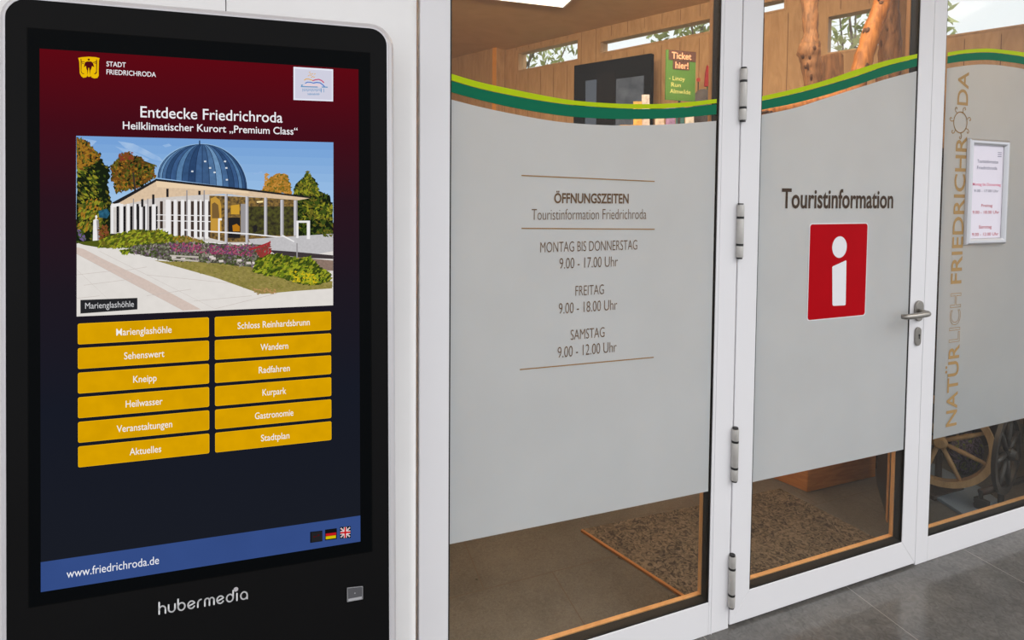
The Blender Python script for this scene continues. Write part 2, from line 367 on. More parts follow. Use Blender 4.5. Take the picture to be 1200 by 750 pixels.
# ------------------------------------------------------------------ oblique back wall with real window openings
def bw(px, py): return BW.at(px, py)
WINS = []
def win(n_, xl, xr, xm, yt, yb_):
    WINS.append((n_, bw(xl, yb_)[0]-0.016, bw(xr, yb_)[0]+0.016, bw(xm, yb_)[1]-0.016, bw(xm, yt)[1]+0.016))
win('reflected_window', 608, 677, 677, 47, 69)  # window reflected in the left pane, built here as an opening
win('window_5', 704, 838, 704, 49.5, 62)
win('window_6', 880, 919, 910, 0.5, 12)
win('window_7', 970, 1035, 1000, 14.5, 57.5)
win('window_8', 1064, 1080, 1070, -20, 48)
a_, z_ = bw(1111, 44); WINS.append(('window_9', a_-0.05, 5.9, z_, 3.42))
A0, A1, Z1 = -3.2, 6.2, ZC
xs = sorted({A0, A1, *[v for w_ in WINS for v in w_[1:3]]}); zs = sorted({0.0, Z1, *[v for w_ in WINS for v in w_[3:5]]})
m = MB()
for i in range(len(xs)-1):
    for j in range(len(zs)-1):
        xm, zm = (xs[i]+xs[i+1])/2, (zs[j]+zs[j+1])/2
        if any(w_[1] < xm < w_[2] and w_[3] < zm < w_[4] for w_ in WINS): continue
        m.prism([BW.P(xs[i], zs[j]), BW.P(xs[i+1], zs[j]), BW.P(xs[i+1], zs[j+1]), BW.P(xs[i], zs[j+1])], -BW.N*0.16)
tag(obj('wall_back', m, PINE), 'pine clad back wall with high windows inside the office', 'wall', kind='structure')
JOINT = mat('panel_joint', (118, 84, 58), 0.7)
m = MB()
for k in range(30):
    a = -0.2+k*0.21
    if any(w_[1]-0.02 < a < w_[2]+0.02 for w_ in WINS if w_[0] in ('window_5', 'window_6', 'reflected_window')): pass
    lo = 0.0; segs = []
    for w_ in sorted([w_ for w_ in WINS if w_[1]-0.03 < a < w_[2]+0.03], key=lambda q: q[3]): segs.append((lo, w_[3]-0.03)); lo = w_[4]+0.03
    segs.append((lo, ZC))
    for z0, z1 in segs:
        if z1-z0 > 0.02: m.prism([BW.P(a, z0, 0.001), BW.P(a+0.005, z0, 0.001), BW.P(a+0.005, z1, 0.001), BW.P(a, z1, 0.001)], BW.N*0.001)
tag(obj('trim_1', m, JOINT), 'joints between the pine boards of the back wall', 'trim', kind='structure')
WGLASS = glass_mat('far_window_glass', (0.97, 0.98, 0.98), 0.3)
for n_, a0, a1, z0, z1 in WINS:
    m = MB(); t = 0.016
    m.ring([BW.P(a0, z0, 0.008), BW.P(a1, z0, 0.008), BW.P(a1, z1, 0.008), BW.P(a0, z1, 0.008)],
           [BW.P(a0+t, z0+t, 0.008), BW.P(a1-t, z0+t, 0.008), BW.P(a1-t, z1-t, 0.008), BW.P(a0+t, z1-t, 0.008)], -BW.N*0.10)
    f = tag(obj(n_, m, PINE), 'high window in the pine back wall', 'window', kind='structure')
    m = MB(); m.prism([BW.P(a0+t, z0+t, -0.05), BW.P(a1-t, z0+t, -0.05), BW.P(a1-t, z1-t, -0.05), BW.P(a0+t, z1-t, -0.05)], -BW.N*0.006)
    obj('window_pane', m, WGLASS, f)

# wall block in front of the back wall at the far left, with an ochre edge
E_ = at_depth(581, 57, 7.2); e2 = Vector((E_.x, E_.y, 0)); nn = BW.N
m = MB(); m.prism([e2, e2+H*2.2, e2+H*2.2-nn*0.45, e2-nn*0.45], (0, 0, ZC)); wl = tag(obj('wall_side', m, PINE), 'pine wall block at the far left of the office', 'wall', kind='structure')
m = MB(); m.prism([e2-H*0.012+nn*0.012, e2+H*0.05+nn*0.012, e2+H*0.05, e2-H*0.012], (0, 0, ZC)); obj('edge_trim', m, mat('ochre_edge', (236, 164, 76), 0.5), wl)

# ------------------------------------------------------------------ glazed front: fixed light, door, fixed light
XL0, XL1, XM0, XH, XD0, XD1, XG, XR0, XR1, XR2 = 0.2635, 0.3505, 1.3095, 1.4035, 1.496, 2.321, 2.409, 2.487, 3.42, 3.54
ZP, ZT, ZTP = 0.122, 2.75, 2.65
FD = 0.05
def member(m, pts): m.prism([(x, YF, z) for x, z in pts], (0, FD, 0))
def frame_bits(parent, x0, x1, z0, z1):
    """Black glazing gasket with spacer, timber-coloured inner bead and the double pane."""
    g = 0.004
    r = lambda i, y: [(x0+i, y, z0+i), (x1-i, y, z0+i), (x1-i, y, z1-i), (x0+i, y, z1-i)]
    m = MB(); m.ring(r(0, YF+0.002), r(g, YF+0.002), (0, 0.036, 0)); obj('gasket', m, RUBBER, parent)
    m = MB(); m.ring(r(-0.004, YF+0.0385), r(0.0075, YF+0.0385), (0, 0.016, 0)); obj('glazing_bead', m, OAK, parent)
    m = MB(); m.box((x0+g, YF+0.005, z0+g), (x1-g, YF+0.009, z1-g)); obj('glass_pane', m, GLASS, parent)

LW = Plane((0, YF+0.0042, 1.6), (1, 0, 0), (0, 0, 1))
def band(parent, name, material, top, bot, off):
    """A vinyl band on the outside of the pane between two px curves on the pane."""
    m = MB(); n_ = 40
    def samp(c, x):
        for (x0, y0), (x1, y1) in zip(c, c[1:]):
            if x <= x1 or (x1, y1) == c[-1]: return y0+(y1-y0)*(x-x0)/(x1-x0)
    def smooth(c, x):
        # Catmull-Rom through the measured points
        k = 0
        while k < len(c)-2 and x > c[k+1][0]: k += 1
        p1, p2 = c[k], c[k+1]; p0 = c[k-1] if k else (2*p1[0]-p2[0], 2*p1[1]-p2[1]); p3 = c[k+2] if k+2 < len(c) else (2*p2[0]-p1[0], 2*p2[1]-p1[1])
        t = (x-p1[0])/(p2[0]-p1[0]); h = p2[0]-p1[0]
        m1 = (p2[1]-p0[1])/(p2[0]-p0[0])*h; m2 = (p3[1]-p1[1])/(p3[0]-p1[0])*h
        return (2*t**3-3*t*t+1)*p1[1]+(t**3-2*t*t+t)*m1+(-2*t**3+3*t*t)*p2[1]+(t**3-t*t)*m2
    x0, x1 = top[0][0], top[-1][0]
    up = [LW.px(x0+(x1-x0)*i/n_, smooth(top, x0+(x1-x0)*i/n_), off) for i in range(n_+1)]
    # bottom edge directly beneath the top edge in the pane's own coordinates
    lo = []
    bl = [LW.at(x, y) for x, y in bot]
    for p in up:
        a = p.x
        k = 0
        while k < len(bl)-2 and a > bl[k+1][0]: k += 1
        p1, p2 = bl[k], bl[k+1]; p0 = bl[k-1] if k else (2*p1[0]-p2[0], 2*p1[1]-p2[1]); p3 = bl[k+2] if k+2 < len(bl) else (2*p2[0]-p1[0], 2*p2[1]-p1[1])
        h = p2[0]-p1[0]; t = (a-p1[0])/h; m1 = (p2[1]-p0[1])/(p2[0]-p0[0])*h; m2 = (p3[1]-p1[1])/(p3[0]-p1[0])*h
        b = (2*t**3-3*t*t+1)*p1[1]+(t**3-2*t*t+t)*m1+(-2*t**3+3*t*t)*p2[1]+(t**3-t*t)*m2
        lo.append(LW.P(a, b, off))
    for i in range(n_): m.poly([lo[i], lo[i+1], up[i+1], up[i]])
    return obj(name, m, material, parent)

# --- fixed light beside the kiosk
m = MB()
member(m, [(XL0, 0), (XL1, 0), (XL1, ZT), (XL0, ZT)]); member(m, [(XM0, 0), (XH-0.003, 0), (XH-0.003, ZT), (XM0, ZT)])
member(m, [(XL1, 0), (XM0, 0), (XM0, ZP), (XL1, ZP)]); member(m, [(XL1, ZTP), (XM0, ZTP), (XM0, ZT), (XL1, ZT)])
w1 = tag(obj('window_1', m, WHITE, bevel=0.002), 'white framed fixed glazing with the opening hours beside the kiosk', 'window', kind='structure')
frame_bits(w1, XL1, XM0, ZP, ZTP)
m = MB(); m.box((XM0+0.012, YF-0.0015, 0.0), (XM0+0.0145, YF+0.001, ZT)); obj('bead_line', m, WHITE, w1)
xr_ = 839.3
band(w1, 'lime_stripe', LIME, [(527.3,86),(560,95.7),(600,104.5),(640,112.5),(672,117.7),(720,121.3),(763,122),(800,120.3),(xr_+0.5,116)], [(527.3,93.6),(560,103),(600,111.7),(640,118.8),(672,122.9),(720,126.5),(763,127.3),(800,125.5),(xr_+0.5,120.7)], 0.0006)
band(w1, 'green_stripe', GREEN, [(527.3,94.3),(560,103.5),(600,112.2),(640,119.2),(672,123.4),(720,127),(763,127.7),(800,126.3),(xr_+0.3,122)], [(527.3,107.8),(560,116.7),(600,126),(640,133),(672,137),(720,139.5),(763,139.4),(800,137.8),(xr_+0.3,134)], 0.0006)
band(w1, 'frosted_film', FILM, [(527,116.2),(560,124.7),(600,133.3),(640,140.6),(672,144.5),(720,147),(763,146.5),(800,144.8),(xr_,141.7)], [(525.6,638),(680,606.5),(834.5,574.6)], 0.0003)

# --- door
m = MB(); g = 0.0025; x0, x1 = XH+g, XG-g; zb = 0.010; z1 = ZT-0.004
member(m, [(x0, zb), (XD0, ZP), (XD0, ZTP), (x0, z1)]); member(m, [(x1, zb), (x1, z1), (XD1, ZTP), (XD1, ZP)])
member(m, [(x0, zb), (x1, zb), (XD1, ZP), (XD0, ZP)]); member(m, [(x0, z1), (XD0, ZTP), (XD1, ZTP), (x1, z1)])
d1 = tag(obj('door_1', m, WHITE, bevel=0.0016), 'white framed glass door with the red information sign', 'door', kind='structure')
frame_bits(d1, XD0, XD1, ZP, ZTP)
xr_ = 1074.8
band(d1, 'lime_stripe', LIME, [(892.2,113),(930,104.4),(966,94.5),(1003,81.8),(1038,71.2),(xr_,63.2)], [(892.2,118),(930,109.8),(966,100.3),(1003,89.2),(1038,77.2),(xr_,68)], 0.0006)
band(d1, 'green_stripe', GREEN, [(892,118.3),(930,110.2),(966,100.8),(1003,89.6),(1038,77.6),(xr_-0.2,68.4)], [(891.8,128.9),(930,121.2),(966,111.8),(1003,100),(1038,88),(xr_-0.4,77.6)], 0.0006)
band(d1, 'frosted_film', FILM, [(891.5,134.8),(930,126.8),(966,115.6),(1003,103.8),(1038,92.8),(xr_-0.6,83.3)], [(882.3,564.8),(970,546),(1058.5,526.7)], 0.0003)
# hinges on the joint between fixed light and door
ph = FAC.at(868.6, 110)[0]
for yt, yb_ in ((80, 142), (239, 302.5), (499, 561.5), (645.5, 707.5)):
    xm = FAC.at(868, 80)[0]; z1_ = 1.6+FAC.at(868, yt)[1]; z0_ = 1.6+FAC.at(862, yb_)[1]; hh = z1_-z0_
    m = MB(); r_ = 0.0128; cx_, cy_ = XH+0.001, YF-0.009
    cuts = [0, 0.25, 0.75, 1.0]
    for c0, c1 in zip(cuts, cuts[1:]): m.tube([(cx_, cy_, z0_+hh*c0+0.0036), (cx_, cy_, z0_+hh*c1-0.0036)], r_, 20)
    hg = obj('hinge', m, HINGE, d1, bevel=0.0008, smooth=False)
    for p in hg.data.polygons: p.use_smooth = len(p.vertices) == 4
    m = MB()
    for c in cuts[1:3]: m.tube([(cx_, cy_, z0_+hh*c-0.0042), (cx_, cy_, z0_+hh*c+0.0042)], r_*1.0, 20)
    m.tube([(cx_, cy_, z0_+hh-0.0018), (cx_, cy_, z0_+hh+0.0022)], r_*0.8, 20); m.tube([(cx_, cy_, z0_-0.002), (cx_, cy_, z0_+0.002)], r_*0.8, 20)
    obj('bearing_ring', m, BLACK_RING, hg)
# lever handle and lock plate
hx, hz = FAC.at(1075.3, 364)[0], 1.6+FAC.at(1075.3, 364)[1]
m = MB(); m.prism([(hx+0.024*a, YF, hz+b) for a, b in arc(0, 0.020, 1, 0.024, 0, 180)+arc(0, -0.020, 1, 0.024, 180, 360)], (0, -0.011, 0))
hd = obj('door_handle', m, STEEL, d1, bevel=0.003, seg=3)
m = MB(); zl = hz-0.003
m.tube([(hx, YF-0.010, zl), (hx, YF-0.026, zl), (hx-0.001, YF-0.040, zl), (hx-0.008, YF-0.048, zl), (hx-0.022, YF-0.052, zl), (hx-0.05, YF-0.053, zl-0.001), (hx-0.095, YF-0.053, zl-0.003), (hx-0.138, YF-0.050, zl-0.004), (hx-0.152, YF-0.040, zl-0.004)],
       [0.0115, 0.0115, 0.0118, 0.0122, 0.0122, 0.0120, 0.0116, 0.0110, 0.0095], 16); obj('lever', m, STEEL, hd, smooth=True)
kx, kz = FAC.at(1074.5, 394)[0], 1.6+FAC.at(1074.5, 394)[1]
m = MB(); m.prism([(kx+0.017*a, YF, kz+b) for a, b in arc(0, 0.022, 1, 0.018, 0, 180)+arc(0, -0.022, 1, 0.018, 180, 360)], (0, -0.008, 0))
kp_ = obj('lock_plate', m, STEEL, d1, bevel=0.002, seg=3)
m = MB(); m.prism([(kx+0.003+a, YF-0.0078, kz+0.006+b) for a, b in arc(0, 0, 0.0042, 0.0048, 0, 360, 16)[:-1]], (0, -0.0012, 0)); m.box((kx+0.0012, YF-0.009, kz-0.010), (kx+0.0048, YF-0.0078, kz+0.004)); obj('keyhole', m, RUBBER, kp_)

# --- fixed light on the right
m = MB()
member(m, [(XG, 0), (XR0, 0), (XR0, ZT), (XG, ZT)]); member(m, [(XR1, 0), (XR2, 0), (XR2, ZT), (XR1, ZT)])
member(m, [(XR0, 0), (XR1, 0), (XR1, ZP-0.012), (XR0, ZP-0.012)]); member(m, [(XR0, ZTP), (XR1, ZTP), (XR1, ZT), (XR0, ZT)])
w2 = tag(obj('window_2', m, WHITE, bevel=0.002), 'white framed fixed glazing with vertical gold lettering', 'window', kind='structure')
frame_bits(w2, XR0, XR1, ZP-0.012, ZTP)
xq = 1280
band(w2, 'lime_stripe', LIME, [(1110.5,61.5),(1126,59),(1144,57.3),(1160,57),(1175,58.4),(1200,61.6),(1240,70),(xq,82)], [(1110.3,65.6),(1126,63),(1144,61.4),(1160,61.2),(1175,62.6),(1200,66.3),(1240,75),(xq,88)], 0.0006)
band(w2, 'green_stripe', GREEN, [(1110.3,66.2),(1126,63.5),(1144,61.9),(1160,61.6),(1175,63),(1200,66.8),(1240,75.6),(xq,89)], [(1109.8,74.6),(1126,72.2),(1144,70.6),(1160,70.4),(1175,71.9),(1200,75.6),(1240,86),(xq,99)], 0.0006)
band(w2, 'frosted_film', FILM2, [(1109.6,80.2),(1126,77.6),(1144,75.7),(1160,75.7),(1175,77),(1200,81),(1240,91),(xq,105)], [(1091.5,515.2),(1145,502.6),(1200,490),(1275,473)], 0.0003)

# ================================================================== VINYL LETTERING AND SIGNS ON THE GLASS
VN = Plane((0, YF+0.0036, 1.6), (1, 0, 0), (0, 0, 1))
oh = thing('opening_hours_lettering', 'brown opening hours lettering between thin gold lines on the frosted left pane', 'lettering', VN.P(VN.at(690, 430)[0], VN.at(690, 430)[1]))
VO = 0.0012
m = MB(); text_px(m, VN, 'ÖFFNUNGSZEITEN', 649.3, 736.6, 227.0, 238.0, VO, bold=0.024); obj('heading_lettering', m, BROWN, oh)
for s_, xl, xr, yt, yb_ in (('Touristinformation Friedrichroda', 623, 757.3, 244.8, 257.2), ('MONTAG BIS DONNERSTAG', 633.2, 746.5, 282.4, 294.2), ('9.00 - 17.00 Uhr', 655.5, 723.8, 301.3, 313.6),
                            ('FREITAG', 674.3, 707.5, 334.0, 345.6), ('9.00 - 18.00 Uhr', 654.8, 723, 353.0, 365.4), ('SAMSTAG', 668.7, 708.3, 384.8, 396.6), ('9.00 - 12.00 Uhr', 653.5, 722.3, 403.2, 415.8)):
    m = MB(); text_px(m, VN, s_, xl, xr, yt, yb_, VO, bold=-0.010); obj('text_line', m, BROWN, oh)
for (xa, ya), (xb, yb_) in (((611, 205.6), (767, 212.6)), ((611, 267.6), (767, 268.6)), ((609, 433), (766, 418.6))):
    m = MB(); a0, b0 = VN.at(xa, ya); a1, b1 = VN.at(xb, yb_); stroke(m, VN, [(a0, b0), (a1, b1)], 0.0036, VO, caps=False); obj('gold_rule', m, GOLDLINE, oh)

tl = MB(); text_px(tl, VN, 'Touristinformation', 915.9, 1046.6, 222.3, 243.6, VO, bold=0.020)
tag(obj('door_lettering', tl, DKBROWN), 'bold dark brown word above the red sign on the glass door', 'lettering')

sg = thing('information_sign', 'red rectangular sticker with a white letter i on the glass door', 'sign', VN.P(VN.at(983, 372)[0], VN.at(983, 372)[1]))
a0, b1 = VN.at(949.0, 262); a1, _b = VN.at(1016.6, 262); _a, b0 = VN.at(948, 374)
b1 = (VN.at(949, 262)[1]+VN.at(1017, 262.3)[1])/2; b0 = (VN.at(948, 374.3)[1]+VN.at(1015.3, 369.8)[1])/2
m = MB(); m.prism([VN.P(a, b, 0.0009) for a, b in rounded_rect(a0-0.003, b0-0.003, a1+0.003, b1+0.003, 0.014)], VN.N*0.0004); obj('sticker_border', m, STICKWHITE, sg)
m = MB(); m.prism([VN.P(a, b, 0.0014) for a, b in rounded_rect(a0+0.001, b0+0.001, a1-0.001, b1-0.001, 0.012)], VN.N*0.0004); obj('red_field', m, RED, sg)
ca, cb = VN.at(983.3, 289.5); rb = (VN.at(983.3, 276.9)[1]-VN.at(983.3, 302.1)[1])/2; ra = (VN.at(991.8, 289.5)[0]-VN.at(974.8, 289.5)[0])/2
m = MB(); m.prism([VN.P(a, b, 0.0019) for a, b in arc(ca, cb, ra, rb, 0, 360, 40)[:-1]], VN.N*0.0004); obj('letter_dot', m, STICKWHITE, sg)
m = MB(); m.prism([VN.px(x, y, 0.0019) for x, y in ((975, 357.2), (975.9, 358.3), (989.4, 357.7), (990.4, 356.8), (991.3, 306), (990.7, 305.1), (975.6, 311.9), (974.8, 313))], VN.N*0.0004); obj('letter_stem', m, STICKWHITE, sg)

# vertical gold lettering
VT = Plane(VN.O, (0, 0, 1), (-1, 0, 0))           # text runs upwards: A = up, B = to the left
vl = thing('vertical_gold_lettering', 'gold capital lettering running up the frosted right pane beside the framed notice', 'lettering', VN.P(VN.at(1114, 498)[0], VN.at(1114, 498)[1]))
def vcoord(px, py): a, b = VN.at(px, py); return b, -a
def vrun(px_y0, px_y1, s_, **k):
    # baseline (right side of the strip) and cap line, at the mean height
    xr_at = lambda y: 1120.5+(498-y)*(1135.0-1120.5)/(498-85); xl_at = lambda y: 1108.5+(498-y)*(1123.0-1108.5)/(498-85)
    ym = (px_y0+px_y1)/2; u0 = vcoord(xr_at(px_y0), px_y0)[0]; u1 = vcoord(xr_at(px_y1), px_y1)[0]
    m = MB(); put_text(m, VT, s_, u0, u1, vcoord(xr_at(ym), ym)[1], vcoord(xl_at(ym), ym)[1], 0, **k)
    m.v = [v + VN.N*VO for v in m.v]
    return m
obj('text_line', vrun(498, 403, 'NATÜR', bold=0.012), GOLD, vl)
obj('outlined_text', vrun(400, 343, 'LICH', outline=0.011), GOLD, vl)
obj('text_line', vrun(332, 160, 'FRIEDRICHR', bold=0.012), GOLD, vl)
obj('text_line', vrun(124, 84.5, 'DA', bold=0.012), GOLD, vl)
ca, cb = VN.at(1125.2, 143.5); ry = (VN.at(1125, 131.5)[1]-VN.at(1125, 156)[1])/2; rx = ry*0.98
m = MB(); stroke(m, VN, arc(ca, cb, rx, ry, 0, 360, 32), 0.0045, VO, caps=False)
for k in range(7):
    a = math.radians(20+k*360/7); c_, s_ = math.cos(a), math.sin(a)
    bx, by = ca+rx*1.05*c_, cb+ry*1.05*s_
    cur = [(0, 0), (0.012, 0.004), (0.021, 0.001), (0.024, -0.007), (0.018, -0.012), (0.013, -0.008)]
    stroke(m, VN, [(bx+u*c_-v*s_, by+u*s_+v*c_) for u, v in cur], 0.0038, VO)
obj('sun_ring', m, GOLD, vl)

# framed notice on the right pane
nf = thing('framed_notice', 'silver snap frame holding a white opening hours notice on the right pane', 'notice', VN.P(VN.at(1156, 287)[0], VN.at(1156, 287)[1]))
NP = Plane((0, YF-0.012, 1.6), (1, 0, 0), (0, 0, 1))
a0 = NP.at(1135.3, 224)[0]; a1 = NP.at(1182.3, 224)[0]; b1 = NP.at(1158, 162.8)[1]; b0 = NP.at(1157, 286.8)[1]
b0 = min(b0, b1-0.40)
m = MB(); fw = 0.030
prof = [(0.0, -0.013), (0.003, -0.003), (0.010, 0.002), (0.020, 0.002), (0.027, -0.003), (0.030, -0.009)]
def rect4(i, off): return [NP.P(a0+i, b0+i, off), NP.P(a1-i, b0+i, off), NP.P(a1-i, b1-i, off), NP.P(a0+i, b1-i, off)]
for (i0, o0), (i1, o1) in zip(prof, prof[1:]):
    q0, q1 = rect4(i0, o0), rect4(i1, o1)
    for k in range(4): m.poly([q0[k], q0[(k+1) % 4], q1[(k+1) % 4], q1[k]])
m.prism(rect4(0.0, -0.0145), NP.N*0.0015)
obj('frame', m, mat('silver_snap_frame', (196, 196, 200), 0.3, 0.75, vary=0.02), nf)
m = MB(); m.prism(rect4(0.026, -0.0115), NP.N*0.001); obj('poster_sheet', m, mat('notice_paper', (232, 226, 238), 0.5, vary=0.01), nf)
GREYTXT = mat('grey_print', (120, 116, 140), 0.6); PINKTXT = mat('pink_print', (226, 96, 132), 0.6); REDTXT = mat('red_print', (186, 66, 84), 0.6)
NT = 0.0
W_ = a1-a0; Hh = b1-b0
for s_, c0, c1, v, h_, mm in (('Touristinformation', 0.24, 0.76, 0.225, 0.030, GREYTXT), ('Friedrichroda', 0.24, 0.74, 0.285, 0.030, GREYTXT), ('Montag bis Donnerstag', 0.15, 0.85, 0.440, 0.026, PINKTXT),
                              ('9.00 - 17.00 Uhr', 0.19, 0.80, 0.500, 0.024, GREYTXT), ('Freitag', 0.38, 0.66, 0.640, 0.026, REDTXT), ('9.00 - 18.00 Uhr', 0.17, 0.84, 0.705, 0.028, REDTXT), ('Samstag', 0.34, 0.66, 0.845, 0.030, REDTXT), ('9.00 - 12.00 Uhr', 0.18, 0.84, 0.915, 0.028, REDTXT)):
    m = MB(); put_text(m, NP, s_, a0+W_*c0, a0+W_*c1, b1-Hh*v, b1-Hh*(v-h_), -0.0102, bold=0.01); obj('text_line', m, mm, nf)
m = MB()
for k in range(3): m.box((a1-0.072, YF-0.0022, 1.6+b1-0.058-0.009*k), (a1-0.046, YF-0.0018, 1.6+b1-0.055-0.009*k))
obj('corner_mark', m, GREYTXT, nf)

# ================================================================== INFORMATION KIOSK
KD, KY, KP, KR = 1.44, -0.08880167, 0.04338458, 0.003026
rk = Vector((math.cos(KY), math.sin(KY), 0)); nk = Vector((-math.sin(KY), math.cos(KY), 0)); uk = Vector((0, 0, math.cos(KP)))+nk*math.sin(KP)
KA = math.cos(KR)*rk+math.sin(KR)*uk; KB = -math.sin(KR)*rk+math.cos(KR)*uk
KO = EYE+Vector((0, KD, 0))
K = Plane(KO, KA, KB)
def kat(x, y): return K.at(x, y)
al, ar = kat(6.8, 300)[0], kat(454.2, 300)[0]
bt = (kat(60, 3.0)[1]+kat(420, 30.9)[1])/2
zbot = -1.6/K.B.z+0.012
ki = thing('information_kiosk', 'tall black touchscreen kiosk with a silver rim standing before the white wall', 'kiosk', (K.P((al+ar)/2, zbot).x, K.P(0, zbot).y+0.05, 0))
def krr(grow, r, off): return [K.P(a, b, off) for a, b in rounded_rect(al-grow, zbot, ar+grow, bt+grow, r, 8)]
m = MB(); m.prism([K.P(a, b, -0.004) for a, b in rounded_rect(al, zbot, ar, bt, 0.040, 8)], K.N*0.004); obj('front_panel', m, KBLACK, ki, bevel=0.0008)
# silver rim: convex profile around the front
pr = [(0.000, 0.001), (0.0035, 0.0012), (0.0055, -0.001), (0.012, -0.006), (0.0165, -0.014), (0.0175, -0.026)]
m = MB()
for (g0, o0), (g1, o1) in zip(pr, pr[1:]):
    q0, q1 = krr(g0, 0.040+g0, o0), krr(g1, 0.040+g1, o1)
    for k in range(len(q0)):
        j = (k+1) % len(q0); m.poly([q0[k], q0[j], q1[j], q1[k]])
rim = obj('rim', m, RIM, ki, smooth=True)
m = MB(); m.prism(krr(0.0172, 0.057, -0.026), -K.N*0.035); obj('housing', m, RIM, ki, bevel=0.003)
bb = K.P((al+ar)/2, zbot, -0.05); m = MB(); m.box((bb.x-0.42, bb.y-0.20, 0.0), (bb.x+0.42, bb.y+0.13, 0.012)); obj('base_plate', m, STEEL, ki, bevel=0.002)
# glass insert with a fine groove round it
gl_, gr_ = kat(33.3, 300)[0], kat(434.2, 300)[0]; gt, gb = (kat(33, 35.2)[1]+kat(434.4, 60.7)[1])/2, (kat(34.2, 713)[1]+kat(433.5, 645)[1])/2
m = MB(); m.prism([K.P(a, b, -0.003) for a, b in ((gl_, gb), (gr_, gb), (gr_, gt), (gl_, gt))], K.N*0.0034); gi = obj('screen_glass', m, KGLASS, ki)
m = MB()
m.ring([K.P(a, b, -0.002) for a, b in ((gl_-0.0018, gb-0.0018), (gr_+0.0018, gb-0.0018), (gr_+0.0018, gt+0.0018), (gl_-0.0018, gt+0.0018))], [K.P(a, b, -0.002) for a, b in ((gl_, gb), (gr_, gb), (gr_, gt), (gl_, gt))], K.N*0.0024); obj('glass_seam', m, mat('seam_black', (3, 3, 3), 0.7, spec=0.1), ki)

# lit display
sl, sr = kat(47.2, 300)[0], kat(421, 300)[0]; st, sb = (kat(46.5, 58.5)[1]+kat(421, 80.2)[1])/2, (kat(48.8, 694.2)[1]+kat(421, 633.8)[1])/2
bl_ = (kat(49, 658.5)[1]+kat(421, 604)[1])/2
def display_mat():
    m_ = bpy.data.materials.new('display_background'); m_.use_nodes = True; n = m_.node_tree; n.nodes.clear()
    o = n.nodes.new('ShaderNodeOutputMaterial'); e = n.nodes.new('ShaderNodeEmission'); t = n.nodes.new('ShaderNodeTexCoord'); s_ = n.nodes.new('ShaderNodeSeparateXYZ'); r = n.nodes.new('ShaderNodeValToRGB')
    n.links.new(t.outputs['Generated'], s_.inputs[0]); n.links.new(s_.outputs['Z'], r.inputs[0]); n.links.new(r.outputs[0], e.inputs[0]); n.links.new(e.outputs[0], o.inputs[0])
    el = r.color_ramp.elements; el[0].position = 0.0; el[0].color = rgb((25, 28, 36)); el[1].position = 1.0; el[1].color = rgb((92, 9, 19))
    for p, c in ((0.33, (23, 26, 37)), (0.55, (30, 24, 33)), (0.72, (42, 20, 30)), (0.86, (66, 13, 24))):
        q = el.new(p); q.color = rgb(c)
    return m_
S1, S2, S3, S4 = 0.0010, 0.0014, 0.0018, 0.0022
m = MB(); m.prism([K.P(a, b, 0.0002) for a, b in ((sl, sb), (sr, sb), (sr, st), (sl, st))], K.N*0.0006); scr = obj('display', m, display_mat(), ki)
TXT = glow('display_white', (236, 236, 240)); YEL = glow('display_yellow', (213, 158, 1), vary=0.05, scale=30); YEDGE = glow('display_yellow_edge', (240, 186, 20)); BLUE = glow('display_blue', (51, 75, 132), vary=0.04, scale=8)
m = MB(); m.prism([K.P(a, b, S1) for a, b in ((sl, sb), (sr, sb), (sr, bl_), (sl, bl_))], K.N*0.0002); obj('address_bar', m, BLUE, scr)
m = MB(); text_px(m, K, 'www.friedrichroda.de', 78.4, 186.6, 659.2, 668.6, S2); obj('address_lettering', m, TXT, scr)
m = MB(); text_px(m, K, 'STADT', 125, 147.7, 72.8, 78.4, S1, bold=0.012); text_px(m, K, 'FRIEDRICHRODA', 125, 183, 83.1, 88.7, S1, bold=0.008); obj('town_lettering', m, TXT, scr)
m = MB(); text_px(m, K, 'Entdecke Friedrichroda', 164.8, 331.2, 128.2, 140.6, S1, bold=0.006); obj('title_lettering', m, TXT, scr)
m = MB(); text_px(m, K, 'Heilklimatischer Kurort „Premium Class“', 144.2, 348.8, 146.2, 154.6, S1, bold=0.008); obj('subtitle_lettering', m, TXT, scr)

# town crest
def crest_fn():
    Y = glow('crest_yellow', (234, 186, 8)); D = glow('crest_dark', (74, 12, 22)); m = MB()
    c = lambda x, y: (30+x/7.06, 30+y/7.06)
    pp = lambda pts, off, mi: poly_px(m, K, [c(*p) for p in pts][::-1], off, mi)
    pp([(437,268),(470,262),(525,258),(580,262),(614,270),(608,292),(606,380),(607,415),(596,434),(572,438),(548,430),(540,414),(538,424),(516,424),(514,412),(505,428),(480,433),(462,420),(450,395),(446,300)], S1, 0)
    pp([(458,276),(464,276),(466,300),(464,380),(474,396),(488,396),(486,402),(470,400),(460,384)], S2, 1); pp([(586,282),(592,282),(594,300),(592,394),(580,404),(566,398),(580,394),(586,380)], S2, 1)
    pp([(515,282),(522,274),(530,275),(535,283),(530,291),(520,291)], S2, 1)
    pp([(494,306),(510,298),(545,298),(558,308),(572,345),(552,336),(545,362),(538,372),(536,414),(528,350),(522,350),(514,412),(512,372),(506,360),(502,334),(484,346)], S2, 1)
    pp([(466,296),(492,300),(492,304),(466,302)], S2, 1); pp([(560,304),(586,298),(586,304),(562,310)], S2, 1); pp([(472,308),(490,320),(470,316)], S2, 1); pp([(566,318),(586,310),(586,316)], S2, 1)
    return obj('town_crest', m, [Y, D], scr)
crest_fn()

